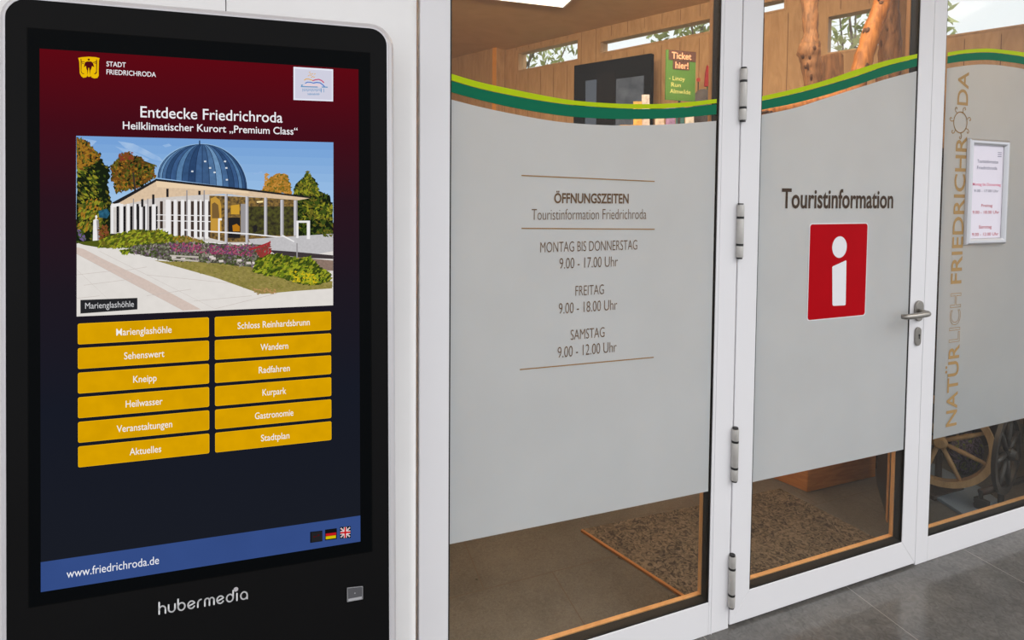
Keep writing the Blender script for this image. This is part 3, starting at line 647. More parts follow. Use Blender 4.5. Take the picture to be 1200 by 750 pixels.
# white logo tile: open book under a small sun
def logo_fn():
    m = MB(); W0 = glow('logo_white', (206, 206, 222)); OR = glow('logo_ochre', (222, 170, 84)); PK = glow('logo_rose', (196, 70, 110)); BL = glow('logo_blue', (76, 122, 196)); TL = glow('logo_steel', (104, 150, 190)); WE = glow('logo_edge', (228, 232, 244)); PE = glow('logo_peach', (226, 206, 214))
    c = lambda x, y: (340+x/12.5, 70+y/12.5)
    pp = lambda pts, off, mi: poly_px(m, K, [c(*p) for p in pts], off, mi)
    pp([(50,590),(630,612),(630,142),(50,105)], S1, 5); pp([(72,570),(612,592),(612,164),(72,130)], S1+0.0002, 0)
    st_ = lambda pts, wd, mi: stroke(m, K, [kat(*c(*p)) for p in pts], wd, S2+0.00002*mi, mi)
    u = 0.00017
    st_([(210,300),(235,284),(270,284),(310,298),(335,308)], 0.0022, 1); st_([(335,308),(370,296),(420,290),(465,308),(492,336)], 0.0026, 2)
    st_([(225,345),(255,330),(300,332),(340,344)], 0.0022, 3); st_([(340,344),(390,334),(440,340),(475,366),(505,396)], 0.0026, 3)
    pp([(200,392),(450,396),(440,360),(340,356),(240,352)], S1+0.0003, 6)
    st_([(165,395),(400,402)], 0.0026, 4); st_([(470,402),(545,404)], 0.0026, 4); st_([(165,375),(185,372)], 0.002, 4); st_([(168,398),(176,376)], 0.002, 4)
    for p in ((265,240),(290,215),(300,235),(320,212),(325,250),(345,262),(310,262),(280,190),(355,215)): st_([p, (p[0]+14, p[1]-8)], 0.0016, 1)
    for i, x in enumerate(range(185, 450, 22)): st_([(x, 425), (x+2, 468-(i % 3)*6)], 0.0010, 4); st_([(x, 440+(i % 2)*14), (x+16, 442+(i % 2)*14)], 0.0008, 4)
    st_([(455,420),(458,480)], 0.0012, 4); st_([(492,428),(495,478)], 0.0012, 4)
    for i, x in enumerate(range(262, 436, 16)): st_([(x, 490+(i % 2)*6), (x+1, 520)], 0.0009, 4); st_([(x, 506), (x+10, 508)], 0.0007, 4)
    return obj('book_logo', m, [W0, OR, PK, BL, TL, WE, PE], scr)
logo_fn()

# flags
def flag_quad(m, xl, xr, ylt, ylb, yrt, yrb, u0, u1, v0, v1, off, mi):
    f = lambda u, v: (xl+(xr-xl)*u, (ylt+(ylb-ylt)*v)*(1-u)+(yrt+(yrb-yrt)*v)*u)
    m.poly([K.px(*f(u, v), off) for u, v in ((u0, v1), (u1, v1), (u1, v0), (u0, v0))], mi)
FB = glow('flag_black', (18, 18, 20)); FRD = glow('flag_red', (190, 24, 30)); FYL = glow('flag_yellow', (206, 186, 10)); FWH = glow('flag_white', (226, 222, 226)); FDK = glow('flag_maroon', (70, 18, 22)); FGR = glow('flag_grey', (34, 34, 37))
m = MB(); q = (363.5, 377.9, 622.9, 635.9, 621.4, 633.9)
flag_quad(m, *q, 0, 1, 0, 1, S2, 0); flag_quad(m, *q, 0.1, 1, 0.06, 0.95, S2+0.0002, 2); flag_quad(m, *q, 0.27, 0.4, 0.40, 0.56, S2+0.0004, 1); flag_quad(m, *q, 0.42, 0.56, 0.44, 0.5, S2+0.0004, 1); flag_quad(m, *q, 0.6, 0.76, 0.30, 0.46, S2+0.0004, 1)
obj('dark_icon', m, [FB, FDK, FGR], scr)
m = MB(); q = (381, 394.8, 620.3, 633, 618.6, 631.2)
flag_quad(m, *q, 0, 1, 0, 1, S2, 0); flag_quad(m, *q, 0.06, 0.94, 0.38, 0.62, S2+0.0002, 1); flag_quad(m, *q, 0.06, 0.92, 0.64, 0.90, S2+0.0002, 2); obj('german_flag', m, [FB, FRD, FYL], scr)
m = MB(); q = (398.4, 411, 617.3, 630.8, 616.2, 629.8); flag_quad(m, *q, 0, 1, 0, 1, S2, 0)
fq = lambda u, v: K.at(q[0]+(q[1]-q[0])*u, (q[2]+(q[3]-q[2])*v)*(1-u)+(q[4]+(q[5]-q[4])*v)*u)
for a, b in (((0.08, 0.1), (0.92, 0.9)), ((0.08, 0.9), (0.92, 0.1))): stroke(m, K, [fq(*a), fq(*b)], 0.0030, S2+0.0002, 1, caps=False); 
for a, b in (((0.08, 0.1), (0.92, 0.9)), ((0.08, 0.9), (0.92, 0.1))): stroke(m, K, [fq(*a), fq(*b)], 0.0008, S2+0.0003, 2, caps=False)
flag_quad(m, *q, 0.36, 0.64, 0.04, 0.96, S2+0.0004, 1); flag_quad(m, *q, 0.04, 0.96, 0.36, 0.64, S2+0.0005, 1); flag_quad(m, *q, 0.42, 0.58, 0.04, 0.96, S2+0.0006, 2); flag_quad(m, *q, 0.04, 0.96, 0.42, 0.58, S2+0.0007, 2)
obj('british_flag', m, [FB, FWH, FRD], scr)

# buttons: two columns of six
BT = [['Marienglashöhle', 136.8, 201.6], ['Sehenswert', 145.9, 193], ['Kneipp', 156.5, 183.9], ['Heilwasser', 147.6, 190.7], ['Veranstaltungen', 137, 201.9], ['Aktuelles', 152, 189]], \
     [['Schloss Reinhardsbrunn', 278.9, 363.3], ['Wandern', 305.6, 338], ['Radfahren', 303.5, 339.8], ['Kurpark', 307.7, 335.4], ['Gastronomie', 298.8, 343.8], ['Stadtplan', 305.8, 339]]
z_first = kat(91.5, 379.2)[1]; z_h = z_first-kat(91.5, 403.6)[1]; z_last = kat(91.5, 523.2)[1]; pitch = (z_first-z_last)/5
for ci, (xa, xb) in enumerate(((91.6, 245.2), (252.1, 388.2))):
    a0, a1 = kat(xa, 450)[0], kat(xb, 450)[0]
    for ri in range(6):
        b1 = z_first-pitch*ri; b0 = b1-z_h; m = MB()
        m.prism([K.P(a, b, S1) for a, b in rounded_rect(a0, b0, a1, b1, 0.0036, 4)], K.N*0.0002, 1)
        m.prism([K.P(a, b, S1+0.0003) for a, b in rounded_rect(a0+0.0009, b0+0.0009, a1-0.0009, b1-0.0009, 0.003, 4)], K.N*0.0002, 0)
        s_, tx0, tx1 = BT[ci][ri]; yy = 450
        bm_ = (b0+b1)/2; hc = z_h*0.165
        # the label sits in the middle of its button
        ta0, ta1 = kat(tx0, 450)[0], kat(tx1, 450)[0]
        put_text(m, K, s_, ta0, ta1, bm_-hc*1.05, bm_+hc*0.95, S2+0.0002, 2, bold=0.004)
        obj('menu_button', m, [YEL, YEDGE, TXT], scr)

# ---- picture on the display
def picture():
    cols = {}
    names = []; mats = []
    def C(key, c, **k):
        if key not in cols: cols[key] = len(mats); mats.append(glow('picture_'+key, c, **k))
        return cols[key]
    m = MB(); lay = [S1]
    c = lambda x, y: (80+x/3.26, 150+y/3.26)
    a0_, b0_ = kat(*c(33, 720)); a1_, b1_ = kat(*c(1012, 55))
    def raw(pts, mi, step=True):
        if step: lay[0] += 0.000004
        P3 = []
        for p in pts:
            a, b = kat(*c(*p)); P3.append(K.P(a, b, lay[0]))
        m.poly(P3, mi)
    def ragged(poly, mi, amp, n=8):
        out = []
        for (x0, y0), (x1, y1) in zip(poly, poly[1:]+poly[:1]):
            for i in range(n):
                t = i/n; out.append((x0+(x1-x0)*t+random.uniform(-amp, amp), y0+(y1-y0)*t+random.uniform(-amp, amp)))
        raw([(min(1012, max(32, x)), y) for x, y in out], mi)
    def inside(p, poly):
        x, y = p; r_ = False
        for (x0, y0), (x1, y1) in zip(poly, poly[1:]+poly[:1]):
            if (y0 > y) != (y1 > y) and x < (x1-x0)*(y-y0)/(y1-y0)+x0: r_ = not r_
        return r_
    def leaves(poly, n, size, mis, ang=None, ar_=0.45):
        n = int(n*1.9); size *= 0.68
        xs_ = [p[0] for p in poly]; ys_ = [p[1] for p in poly]; k = 0
        while k < n:
            x, y = random.uniform(min(xs_), max(xs_)), random.uniform(min(ys_), max(ys_))
            if not inside((x, y), poly): continue
            k += 1; a = random.uniform(0, 6.28) if ang is None else ang+random.uniform(-0.5, 0.5); s_ = size*random.uniform(0.6, 1.4); dx, dy = math.cos(a)*s_, math.sin(a)*s_
            q_ = [(x-dx, y-dy), (x+dy*ar_, y-dx*ar_), (x+dx, y+dy), (x-dy*ar_, y+dx*ar_)]
            q_ = [(min(1012, max(33, px_)), py_) for px_, py_ in q_]
            raw(q_, random.choice(mis), step=False) if k % 12 else raw(q_, random.choice(mis))
    # sky in bands from deep to pale
    n_ = 10
    for i in range(n_):
        y0 = 28+i*32; t = i/(n_-1); cc = tuple(round((116, 160, 214)[k]*(1-t)+(170, 203, 233)[k]*t) for k in range(3))
        f = lambda y, right: y+(25 if right else 0)*(1-(y-30)/690)
        raw([(31, f(y0+33, 0)), (1013, f(y0+33, 1)), (1013, f(max(y0, 30), 1)), (31, f(max(y0, 30), 0))], C('sky%d' % i, cc))
    for pl_ in ([(190, 50),(250, 60),(300, 85),(350, 112),(365, 128),(330, 122),(280, 100),(220, 78)], [(360, 66),(385, 60),(396, 68),(372, 74)], [(180,70),(240,85),(310,120),(300,128),(230,105)], [(700,175),(740,165),(742,170),(705,180)], [(60,40),(110,50),(90,70),(62,60)]):
        raw(pl_, C('cloud', (160, 190, 226), c2=(138, 176, 222), scale=40))
    # lower ground
    raw([(33, 720), (1012, 677), (1012, 420), (33, 440)], C('paving', (222, 217, 212), vary=0.02, scale=60))
    raw([(33, 455),(33, 480),(440, 697),(508, 693),(300, 580),(150, 508),(60, 462)], C('band', (208, 190, 180), vary=0.03))
    jl = C('joint', (196, 186, 180))
    for (x0, y0), (x1, y1) in (((33,540),(210,706)),((33,480),(440,697)),((100,490),(330,640)),((120,470),(560,690)),((60,600),(250,575)),((33,560),(170,545)),((210,545),(300,530)),((300,640),(470,615)),((480,660),(700,640)),((560,690),(800,630)),((300,560),(700,600)),((33,650),(120,640))):
        raw([(x0, y0), (x1, y1), (x1+1, y1+1.4), (x0, y0+1.4)], jl)
    # trees on the left
    dg, gg, ol, br, oc, yl = C('darkgreen', (24, 32, 18)), C('green', (62, 78, 26)), C('olive', (104, 98, 34)), C('brownleaf', (116, 74, 30)), C('ochreleaf', (158, 112, 36)), C('yellowleaf', (142, 142, 40))
    t1 = [(31,38),(72,50),(98,84),(122,98),(132,130),(158,150),(158,190),(150,230),(166,270),(168,300),(162,420),(31,440)]
    ragged(t1, dg, 5, 8); leaves(t1, 260, 13, [dg, dg, dg, gg, dg, ol]); leaves([(31,38),(72,50),(98,84),(122,98),(120,120),(31,170)], 110, 12, [oc, br, ol, oc]); leaves([(40,160),(100,140),(120,250),(40,330)], 110, 13, [gg, yl, dg, dg, ol], ang=0.6)
    leaves([(40,290),(120,270),(150,330),(120,390),(40,400)], 130, 14, [yl, ol, gg, oc], ang=-0.9)
    t2 = [(165,140),(190,120),(205,100),(230,90),(245,110),(285,112),(290,140),(340,142),(325,165),(335,185),(300,215),(250,235),(210,240),(185,250),(175,215),(165,180)]
    ragged(t2, C('tree2', (78, 62, 24)), 7, 7); leaves(t2, 260, 11, [br, oc, ol, gg, dg, br]); leaves([(195,100),(245,88),(250,120),(200,130)], 40, 9, [C('redleaf', (132, 58, 40)), br])
    raw([(246,170),(252,170),(262,250),(254,250)], C('trunk', (60, 50, 44)))
    # trees on the right
    leaves([(752,175),(764,172),(766,240),(750,240)], 40, 9, [C('autumn', (196, 140, 62))])
    t3 = [(735,245),(760,200),(795,175),(835,178),(850,215),(852,250)]; ragged(t3, C('autumn2', (176, 124, 50)), 5, 6); leaves(t3, 120, 9, [C('autumn', (196, 140, 62)), oc, ol])
    t4 = [(862,240),(882,200),(896,190),(915,165),(932,190),(955,215),(950,240),(1000,262),(1012,300),(1012,405),(880,420),(640,420),(640,300),(860,300)]
    ragged(t4, dg, 5, 6); leaves(t4, 420, 12, [dg, gg, gg, ol]); leaves([(862,250),(915,168),(955,230),(960,260)], 120, 10, [gg, ol, yl]); leaves([(900,280),(1010,290),(1010,350),(900,350)], 70, 12, [ol, gg, yl])
    # dome
    def dome(u, v):   # u -1..1 around, v 0..1 up
        xc = 512; R_ = 172; base = 212+u*22; return (xc+R_*u*math.cos(v*math.pi/2), base-(base-62)*math.sin(v*math.pi/2))
    blues = [(60,90,130),(76,110,150),(108,146,184),(70,104,146),(46,74,112),(58,90,134),(84,122,162),(52,82,122),(42,68,106),(62,94,136)]
    N_ = 20
    for i in range(N_):
        ua, ub = -math.cos(math.pi*i/N_), -math.cos(math.pi*(i+1)/N_); ci = C('dome%d' % (i % 10), blues[i % 10], vary=0.12, scale=90)
        raw([dome(ua, k/12) for k in range(13)]+[dome(ub, k/12) for k in range(12, -1, -1)], ci)
    rb_ = C('rib', (34, 52, 84)); rl_ = C('riblight', (150, 186, 220))
    for i in range(0, N_+1):
        u = -math.cos(math.pi*i/N_)
        raw([dome(u, k/12) for k in range(13)]+[(dome(u, k/12)[0]+2.4, dome(u, k/12)[1]) for k in range(12, -1, -1)], rb_ if i % 2 else rl_ if i in (0, 20) else rb_)
    raw([dome(-1, k/14) for k in range(15)]+[(dome(-1, k/14)[0]-2, dome(-1, k/14)[1]-2) for k in range(14, -1, -1)], rl_); raw([dome(1, k/14) for k in range(15)]+[(dome(1, k/14)[0]+2.2, dome(1, k/14)[1]-2) for k in range(14, -1, -1)], rl_)
    raw([(501,48),(505,48),(506,66),(500,66)], rb_)
    for x, y in ((524,128),(543,153),(600,128),(605,153),(607,198),(475,166),(560,170)): raw([(x-4,y-3),(x+4,y-3),(x+4,y+3),(x-4,y+3)], C('spark', (214, 220, 226)))
    # flat roof, soffit and body
    body, white, warm, dk, sh, cream = C('wall', (206, 200, 196), vary=0.05), C('white', (234, 232, 232)), C('warmglass', (150, 118, 62), c2=(70, 58, 44), scale=160), C('dark', (36, 34, 36)), C('shade', (150, 146, 148)), C('cream', (216, 190, 160), vary=0.06)
    raw([(163,296),(330,262),(560,255),(872,268),(872,425),(690,440),(560,440),(430,418),(330,402),(163,404)], body)
    raw([(540,258),(872,272),(872,420),(700,436),(610,436),(540,420)], warm)
    raw([(690,300),(872,300),(872,410),(690,410)], C('gardenview', (84, 84, 40), c2=(48, 44, 34), scale=140))
    raw([(335,200),(440,212),(690,238),(925,268),(880,276),(690,262),(600,252),(470,258),(330,268),(180,300),(168,290)], cream)
    raw([(335,200),(480,216),(690,240),(690,250),(470,232),(340,226)], C('soffitlight', (232, 206, 172)))
    raw([(168,286),(335,196),(338,204),(185,292)], dk); raw([(335,194),(690,233),(928,263),(926,269),(690,241),(335,202)], dk)
    raw([(165,292),(200,286),(205,300),(170,304)], white)
    for x in (186,212,238,263,287,310,333): raw([(x,300),(x+10,298),(x+10,398),(x,400)], dk)
    for x in (352,395,420,445,470,492,512,533): raw([(x,280),(x+11,280),(x+11,418),(x,415)], C('panebrown', (64, 52, 46)))
    for x0, wd in ((166,8),(200,12),(226,10),(250,12),(274,10),(296,12),(322,14),(374,18),(404,12),(432,13),(458,10),(482,12),(503,8),(523,13)): raw([(x0,290 if x0 < 330 else 274),(x0+wd,290 if x0 < 330 else 274),(x0+wd,404 if x0 < 330 else 424),(x0,400 if x0 < 330 else 420)], white)
    for x in (249,284,303): raw([(x,270),(x+4,269),(x+4,390),(x,390)], sh)
    for x in (452,518): raw([(x,238),(x+5,238),(x+5,430),(x,430)], sh)
    for x, y, hh in ((322,254,38),(376,232,32),(498,240,16),(280,272,30),(262,290,60)): raw([(x,y),(x+9,y),(x+9,y+hh),(x,y+hh)], dk)
    for y in (330,352): raw([(340,y),(545,y+4),(545,y+7),(340,y+3)], white)
    raw([(545,270),(562,262),(580,275),(586,300),(586,400),(545,400)], C('yellowroom', (196, 150, 62)))
    raw([(550,290),(560,284),(574,294),(578,330),(578,345),(550,345)], C('room2', (120, 92, 52)))
    raw([(622,296),(655,292),(655,330),(622,330)], C('yellowroom2', (204, 156, 52))); raw([(612,342),(658,342),(658,420),(612,420)], dk); raw([(628,372),(645,366),(656,376),(656,395),(630,395)], C('orange', (184, 120, 26)))
    raw([(660,290),(690,290),(690,410),(660,410)], sh); raw([(720,280),(745,278),(745,284),(722,286)], C('lampglow', (250, 226, 160)))
    for x0, wd, y0, y1 in ((599,11,252,440),(678,12,262,444),(749,12,266,410),(811,13,274,420),(862,14,276,412)): raw([(x0,y0),(x0+wd,y0),(x0+wd,y1),(x0,y1)], C('column', (196, 194, 200))); raw([(x0+wd*0.65,y0),(x0+wd,y0),(x0+wd,y1),(x0+wd*0.65,y1)], sh)
    for (x0, y0), (x1, y1), t in (((340,384),(375,384),5),((375,384),(395,412),5),((440,386),(690,402),5),((690,402),(830,416),5),((430,424),(640,446),7),((575,345),(588,345),8)): raw([(x0,y0),(x1,y1),(x1,y1+t),(x0,y0+t)], white)
    raw([(340,384),(346,384),(346,408),(340,408)], white); raw([(574,346),(580,346),(580,430),(574,430)], white)
    raw([(706,376),(716,370),(724,376),(722,392),(714,400),(708,392)], dk)
    # forecourt with its shadow
    raw([(690,424),(1012,404),(1012,470),(860,500),(700,450)], C('forecourt', (190, 188, 190), vary=0.05))
    raw([(770,466),(860,472),(1012,486),(1012,500),(900,496),(790,482)], C('forecourtshade', (62, 54, 56)))
    raw([(800,486),(1012,506),(1012,545),(880,545)], C('soil', (138, 116, 104), vary=0.1))
    for x0, x1, y0, y1 in ((872,880,356,420),(912,924,356,424),(872,924,354,362)): raw([(x0,y0),(x1,y0),(x1,y1),(x0,y1)], white)
    raw([(872,440),(877,440),(877,505),(872,505)], sh); raw([(820,408),(865,432),(862,436),(816,412)], white)
    leaves([(970,392),(1012,386),(1012,412),(975,414)], 30, 8, [gg, ol])
    # statue, shrubs, lawn, flower bed
    raw([(98,352),(108,346),(118,352),(124,430),(96,432)], white); raw([(110,352),(118,352),(124,430),(114,430)], sh); raw([(105,336),(110,332),(114,338),(112,346),(106,346)], white)
    raw([(118,318),(150,308),(162,326),(150,345),(120,342)], C('bluebush', (40, 88, 112), vary=0.3)); leaves([(36,388),(60,388),(70,425),(50,430)], 30, 9, [C('lavender', (110, 92, 140)), gg], ang=1.1)
    leaves([(118,380),(150,370),(160,420),(120,430)], 40, 9, [C('rust', (132, 72, 46)), br])
    raw([(31,436),(130,428),(200,436),(240,452),(130,458),(60,446)], C('hedgebase', (78, 86, 26)))
    sb_ = [(120,430),(160,410),(220,400),(250,388),(320,394),(350,386),(400,410),(470,420),(520,430),(520,450),(300,452),(200,458),(120,456)]
    ragged(sb_, C('shrubbase', (84, 92, 26)), 4, 5); leaves(sb_, 260, 11, [gg, yl, C('leafbright', (150, 160, 40)), ol], ang=-0.7)
    leaves([(400,420),(450,410),(530,440),(430,450)], 70, 9, [ol, oc, C('dry', (150, 124, 76))])
    lawn = [(330,505),(390,510),(560,505),(700,530),(860,560),(1010,585),(1008,612),(870,622),(740,634),(560,570)]
    raw(lawn, C('lawn', (142, 130, 70), vary=0.15, scale=120)); leaves(lawn, 200, 8, [C('lawn2', (128, 122, 52)), C('lawn3', (160, 146, 88)), C('lawn4', (112, 112, 44))], ang=0.3, ar_=0.2)
    bed = [(205,470),(260,450),(330,440),(420,436),(520,440),(640,445),(760,446),(775,500),(700,530),(560,515),(400,508),(300,490)]
    ragged(bed, C('bedbase', (74, 70, 60)), 3, 4); leaves(bed, 420, 10, [C('sage', (122, 124, 104)), C('sage2', (96, 100, 78)), gg, C('mauve', (112, 92, 112)), C('stone', (150, 142, 132))])
    leaves([(390,440),(560,446),(720,450),(700,490),(560,480),(400,470)], 170, 8, [C('magenta', (138, 58, 92)), C('purple', (108, 64, 100)), C('rose', (170, 84, 110))])
    leaves([(715,470),(740,455),(772,434),(775,480),(750,510)], 70, 9, [C('red', (160, 50, 54)), C('red2', (132, 58, 50))]); raw([(690,462),(740,446),(770,434),(776,438),(740,456),(694,468)], C('red', (160, 50, 54)))
    for x, y in ((548,492),(556,498),(585,508),(655,505),(690,515),(712,515),(740,512),(405,492),(440,500)): raw([(x-9,y-4),(x+8,y-5),(x+10,y+4),(x-7,y+5)], C('whiteflower', (210, 200, 194)))
    raw([(390,484),(500,490),(500,496),(392,490)], C('edgingstone', (190, 182, 172))); raw([(396,496),(500,506),(498,511),(398,503)], C('edgingstone', (190, 182, 172)))
    leaves([(200,468),(240,462),(240,482),(210,480)], 25, 9, [C('leafbright', (150, 160, 40)), gg])
    rbush = [(705,545),(720,500),(780,478),(850,490),(880,500),(925,490),(960,530),(1008,560),(1000,585),(930,600),(880,590),(800,565),(740,560)]
    ragged(rbush, C('bush', (66, 78, 22)), 4, 5); leaves(rbush, 330, 12, [gg, C('leafbright', (150, 160, 40)), yl, C('bushdark', (48, 62, 22)), C('leafmid', (104, 122, 30))], ang=-0.6)
    leaves([(840,540),(960,560),(950,595),(860,585)], 70, 9, [C('yellowflower', (206, 180, 32)), C('leafbright', (150, 160, 40))])
    leaves([(700,610),(800,614),(790,632),(720,634)], 25, 8, [C('dry', (150, 124, 76)), C('dry2', (178, 140, 92))], ang=0.2)
    # caption
    lay[0] += 0.0001
    raw([(50,708),(267,692),(267,648),(50,656)], C('caption', (38, 38, 41)))
    text_px(m, K, 'Marienglashöhle', 100.9, 157.8, 353.4, 360.4, lay[0]+0.0001, C('captiontext', (206, 206, 208)))
    o = obj('picture', m, mats, scr)
    return o
picture()

# maker's mark below the screen, drawn as rounded pen strokes
def makers_mark():
    m = MB(); LT = mat('light_grey_print', (224, 224, 226), 0.5, vary=0.01)
    aL, bL = kat(186.8, 719.5); aR, _ = kat(289.8, 700.5); wtot = aR-aL
    xh = (kat(262, 700)[1]-kat(262, 705.6)[1])*1.52; wd = xh*0.19; off = 0.0012
    units = [('h', .78), ('u', .80), ('b', .86), ('e', .86), ('r', .50), ('m', 1.20), ('e', .86), ('d', .86), ('i', .22), ('a', .86)]
    gap = 0.40; tot = sum(u for _, u in units)+gap*(len(units)-1); sx = wtot/(tot)
    base = (bL+kat(289.8, 700.8)[1])/2-0.000; x = aL; r_ = xh/2
    S = lambda pts: stroke(m, K, [(x+u*sx, base+v*xh) for u, v in pts], wd, off)
    for ch, u in units:
        rr_ = u/2
        if ch == 'h': S([(0, 0), (0, 1.55)]); S(arc(u/2, 0.55, u/2, 0.45, 180, 0)+[(u, 0)])
        if ch == 'u': S([(0, 1.0)]+arc(u/2, 0.42, u/2, 0.42, 180, 360)+[(u, 1.0)])
        if ch == 'b': S([(0, 1.55), (0, 0.5)]); S(arc(rr_, 0.5, rr_, 0.5, 180, 540, 24))
        if ch == 'e': S([(u*0.12, 0.38), (u*0.93, 0.66)]); S(arc(rr_, 0.5, rr_, 0.5, 22, 330, 22))
        if ch == 'r': S([(0, 0), (0, 0.5)]+arc(u*0.9, 0.5, u*0.9, 0.5, 180, 95, 8))
        if ch == 'm': S([(0, 0), (0, 0.6)]+arc(u/4, 0.62, u/4, 0.38, 180, 0)+[(u/2, 0)]); S(arc(u*3/4, 0.62, u/4, 0.38, 180, 0)+[(u, 0)])
        if ch == 'd': S([(u, 1.45), (u, 0.5)]); S(arc(rr_, 0.5, rr_, 0.5, 0, 360, 24))
        if ch == 'i': S([(u/2, 0), (u/2, 0.95)]); ix = x+u/2*sx
        if ch == 'a': S(arc(rr_, 0.5, rr_, 0.5, 0, 360, 24)); S([(u, 0), (u, 0.55)])
        x += (u+gap)*sx
    o = obj('maker_lettering', m, LT, ki)
    ca, cb = kat(276.6, 690.2); m = MB(); m.prism([K.P(a, b, 0.0008) for a, b in arc(ca, cb, xh*0.30, xh*0.30, 0, 360, 24)[:-1]], K.N*0.001); obj('dot', m, mat('grey_dot', (178, 174, 178), 0.5), o)
makers_mark()
# small metal plate
m = MB(); m.prism([K.px(x, y, 0.0002) for x, y in ((407.2, 704), (425, 700.8), (425, 686.2), (407.2, 688))], K.N*0.003); pl_ = obj('metal_plate', m, mat('dark_grey_metal', (96, 96, 100), 0.45, 0.4), ki, bevel=0.001)
m = MB(); m.prism([K.px(x, y, 0.0032) for x, y in ((408.2, 703.2), (424, 700.4), (424, 698.0), (408.2, 700.8))], K.N*0.001)
qa = [(407.2, 704), (425, 700.8), (425, 686.2), (407.2, 688)]; stroke(m, K, [kat(*p) for p in qa+qa[:1]], 0.0011, 0.0036)
ca, cb = kat(416, 694); m.prism([K.P(a, b, 0.0034) for a, b in arc(ca, cb, 0.0014, 0.0014, 0, 360, 10)[:-1]], K.N*0.0008); obj('plate_edge', m, mat('bright_plate_edge', (184, 184, 188), 0.4, 0.3), pl_)

# ================================================================== INSIDE THE OFFICE
# coarse mat
q = [on_floor(683, 622), on_floor(828, 716), on_floor(1036, 637), on_floor(914, 574)]
q = [Vector((p.x, p.y, 0)) for p in q]
mt = MB(); mt.prism([p+Vector((0, 0, 0.001)) for p in q], (0, 0, 0.007)); mo = tag(obj('door_mat', mt, MATMAT), 'coarse dark brown entrance mat on the inside floor', 'mat')
d_ = (q[1]-q[0]).normalized(); n_ = Vector((-d_.y, d_.x, 0)); m = MB(); m.prism([q[0]-n_*0.001, q[1]-n_*0.001, q[1]-n_*0.014, q[0]-n_*0.014], (0, 0, 0.009)); obj('edge_strip', m, mat('brass_strip', (170, 116, 66), 0.4, 0.5), mo)

# wooden plinth box with the log structure on it
pa, pb, pc = on_floor(946, 577), on_floor(905, 560), on_floor(1026, 558.5)
m = MB(); back = (pb-pa).normalized()*0.95
q2 = [pa, pc, pc+back, pa+back]
m.prism([Vector((p.x, p.y, 0.0)) for p in q2], (0, 0, 0.42)); px_ = tag(obj('wooden_plinth', m, PLINTH, bevel=0.004), 'low warm brown wooden box on the floor behind the glass door', 'plinth')
lf = thing('log_trestle', 'knotty peeled log trestle behind the upper glass of the door', 'trestle', at_depth(980, 505, 3.5)*1.0)
lf.location.z = 0.421
def log(name, pts, radii, material, knots=8, seed=1, root=True):
    rnd = random.Random(seed); m = MB(); P = [Vector(p) for p in pts]
    path, rr_ = [], []
    for i in range(len(P)-1):
        for k in range(8):
            t = k/8; path.append(P[i].lerp(P[i+1], t)+Vector((rnd.uniform(-1, 1), rnd.uniform(-1, 1), 0))*0.004); rr_.append((radii[i]*(1-t)+radii[i+1]*t)*rnd.uniform(0.94, 1.07))
    path.append(P[-1]); rr_.append(radii[-1]); m.tube(path, rr_, 16)
    for k in range(knots):
        i = rnd.randrange(3, len(path)-3); t = (path[i+1]-path[i-1]).normalized(); v = EYE-path[i]; v = (v-t*v.dot(t)).normalized(); s_ = t.cross(v); a = rnd.uniform(-1.1, 1.1)
        d = v*math.cos(a)+s_*math.sin(a); c_ = path[i]+d*(rr_[i]*0.96); z = t*0.020*rnd.uniform(.6, 1.4); y = d.cross(t)*0.009*rnd.uniform(.7, 1.3)
        m.prism([c_-z, c_-z*0.5+y, c_+z*0.5+y, c_+z, c_+z*0.5-y, c_-z*0.5-y], d*0.004, 1)
    return obj(name, m, [material, mat('dark_knot', (84, 50, 24), 0.7)], lf if root else None, smooth=True)
D1, D2, D3 = 3.45, 3.25, 4.15
def zat(px, z, depth):
    """point on the column of sight px at height z and the given distance"""
    p = at_depth(px, 232, depth); return Vector((p.x, p.y, z))
log('upright_log', [zat(952, 0.422, D1), zat(955, 1.5, D1), at_depth(953, 95, D1), at_depth(948, 60, D1), at_depth(950, 40, D1), at_depth(949, 0, D1), at_depth(950, -30, D1)], [0.055, 0.055, 0.050, 0.068, 0.040, 0.052, 0.05], LOGDARK, 9, 3)
log('leaning_log', [zat(960, 0.422, D2), at_depth(1005, 92, D2), at_depth(1021, 40, D2), at_depth(1033, 5, D2), at_depth(1043, -30, D2)], [0.06, 0.052, 0.05, 0.046, 0.045], LOG, 12, 5)
tag(log('log_post', [zat(1040, 0.0, D3), at_depth(1041, 90, D3), at_depth(1043, 45, D3), at_depth(1040, -20, D3)], [0.078, 0.08, 0.073, 0.061], LOGDARK, 9, 8, False), 'greyish standing log behind the leaning orange log', 'log')
log('cross_log', [at_depth(868, 136, D1-0.05), at_depth(930, 126, D1-0.05), at_depth(1035, 104, D1-0.05)], [0.045, 0.047, 0.045], LOG, 5, 11)
m = MB(); m.prism([at_depth(x, y, 3.6) for x, y in ((960, 135), (990, 130), (989, 64), (985, 61), (970, 63), (961, 66))], _F*0.07); obj('carved_block', m, LOGDARK, lf, bevel=0.006)
m = MB(); m.prism([zat(x, 0.422, 3.6) for x in (958, 990)]+[zat(990, 2.15, 3.6), zat(958, 2.15, 3.6)], _F*0.06); obj('block_post', m, LOGDARK, lf, bevel=0.006)

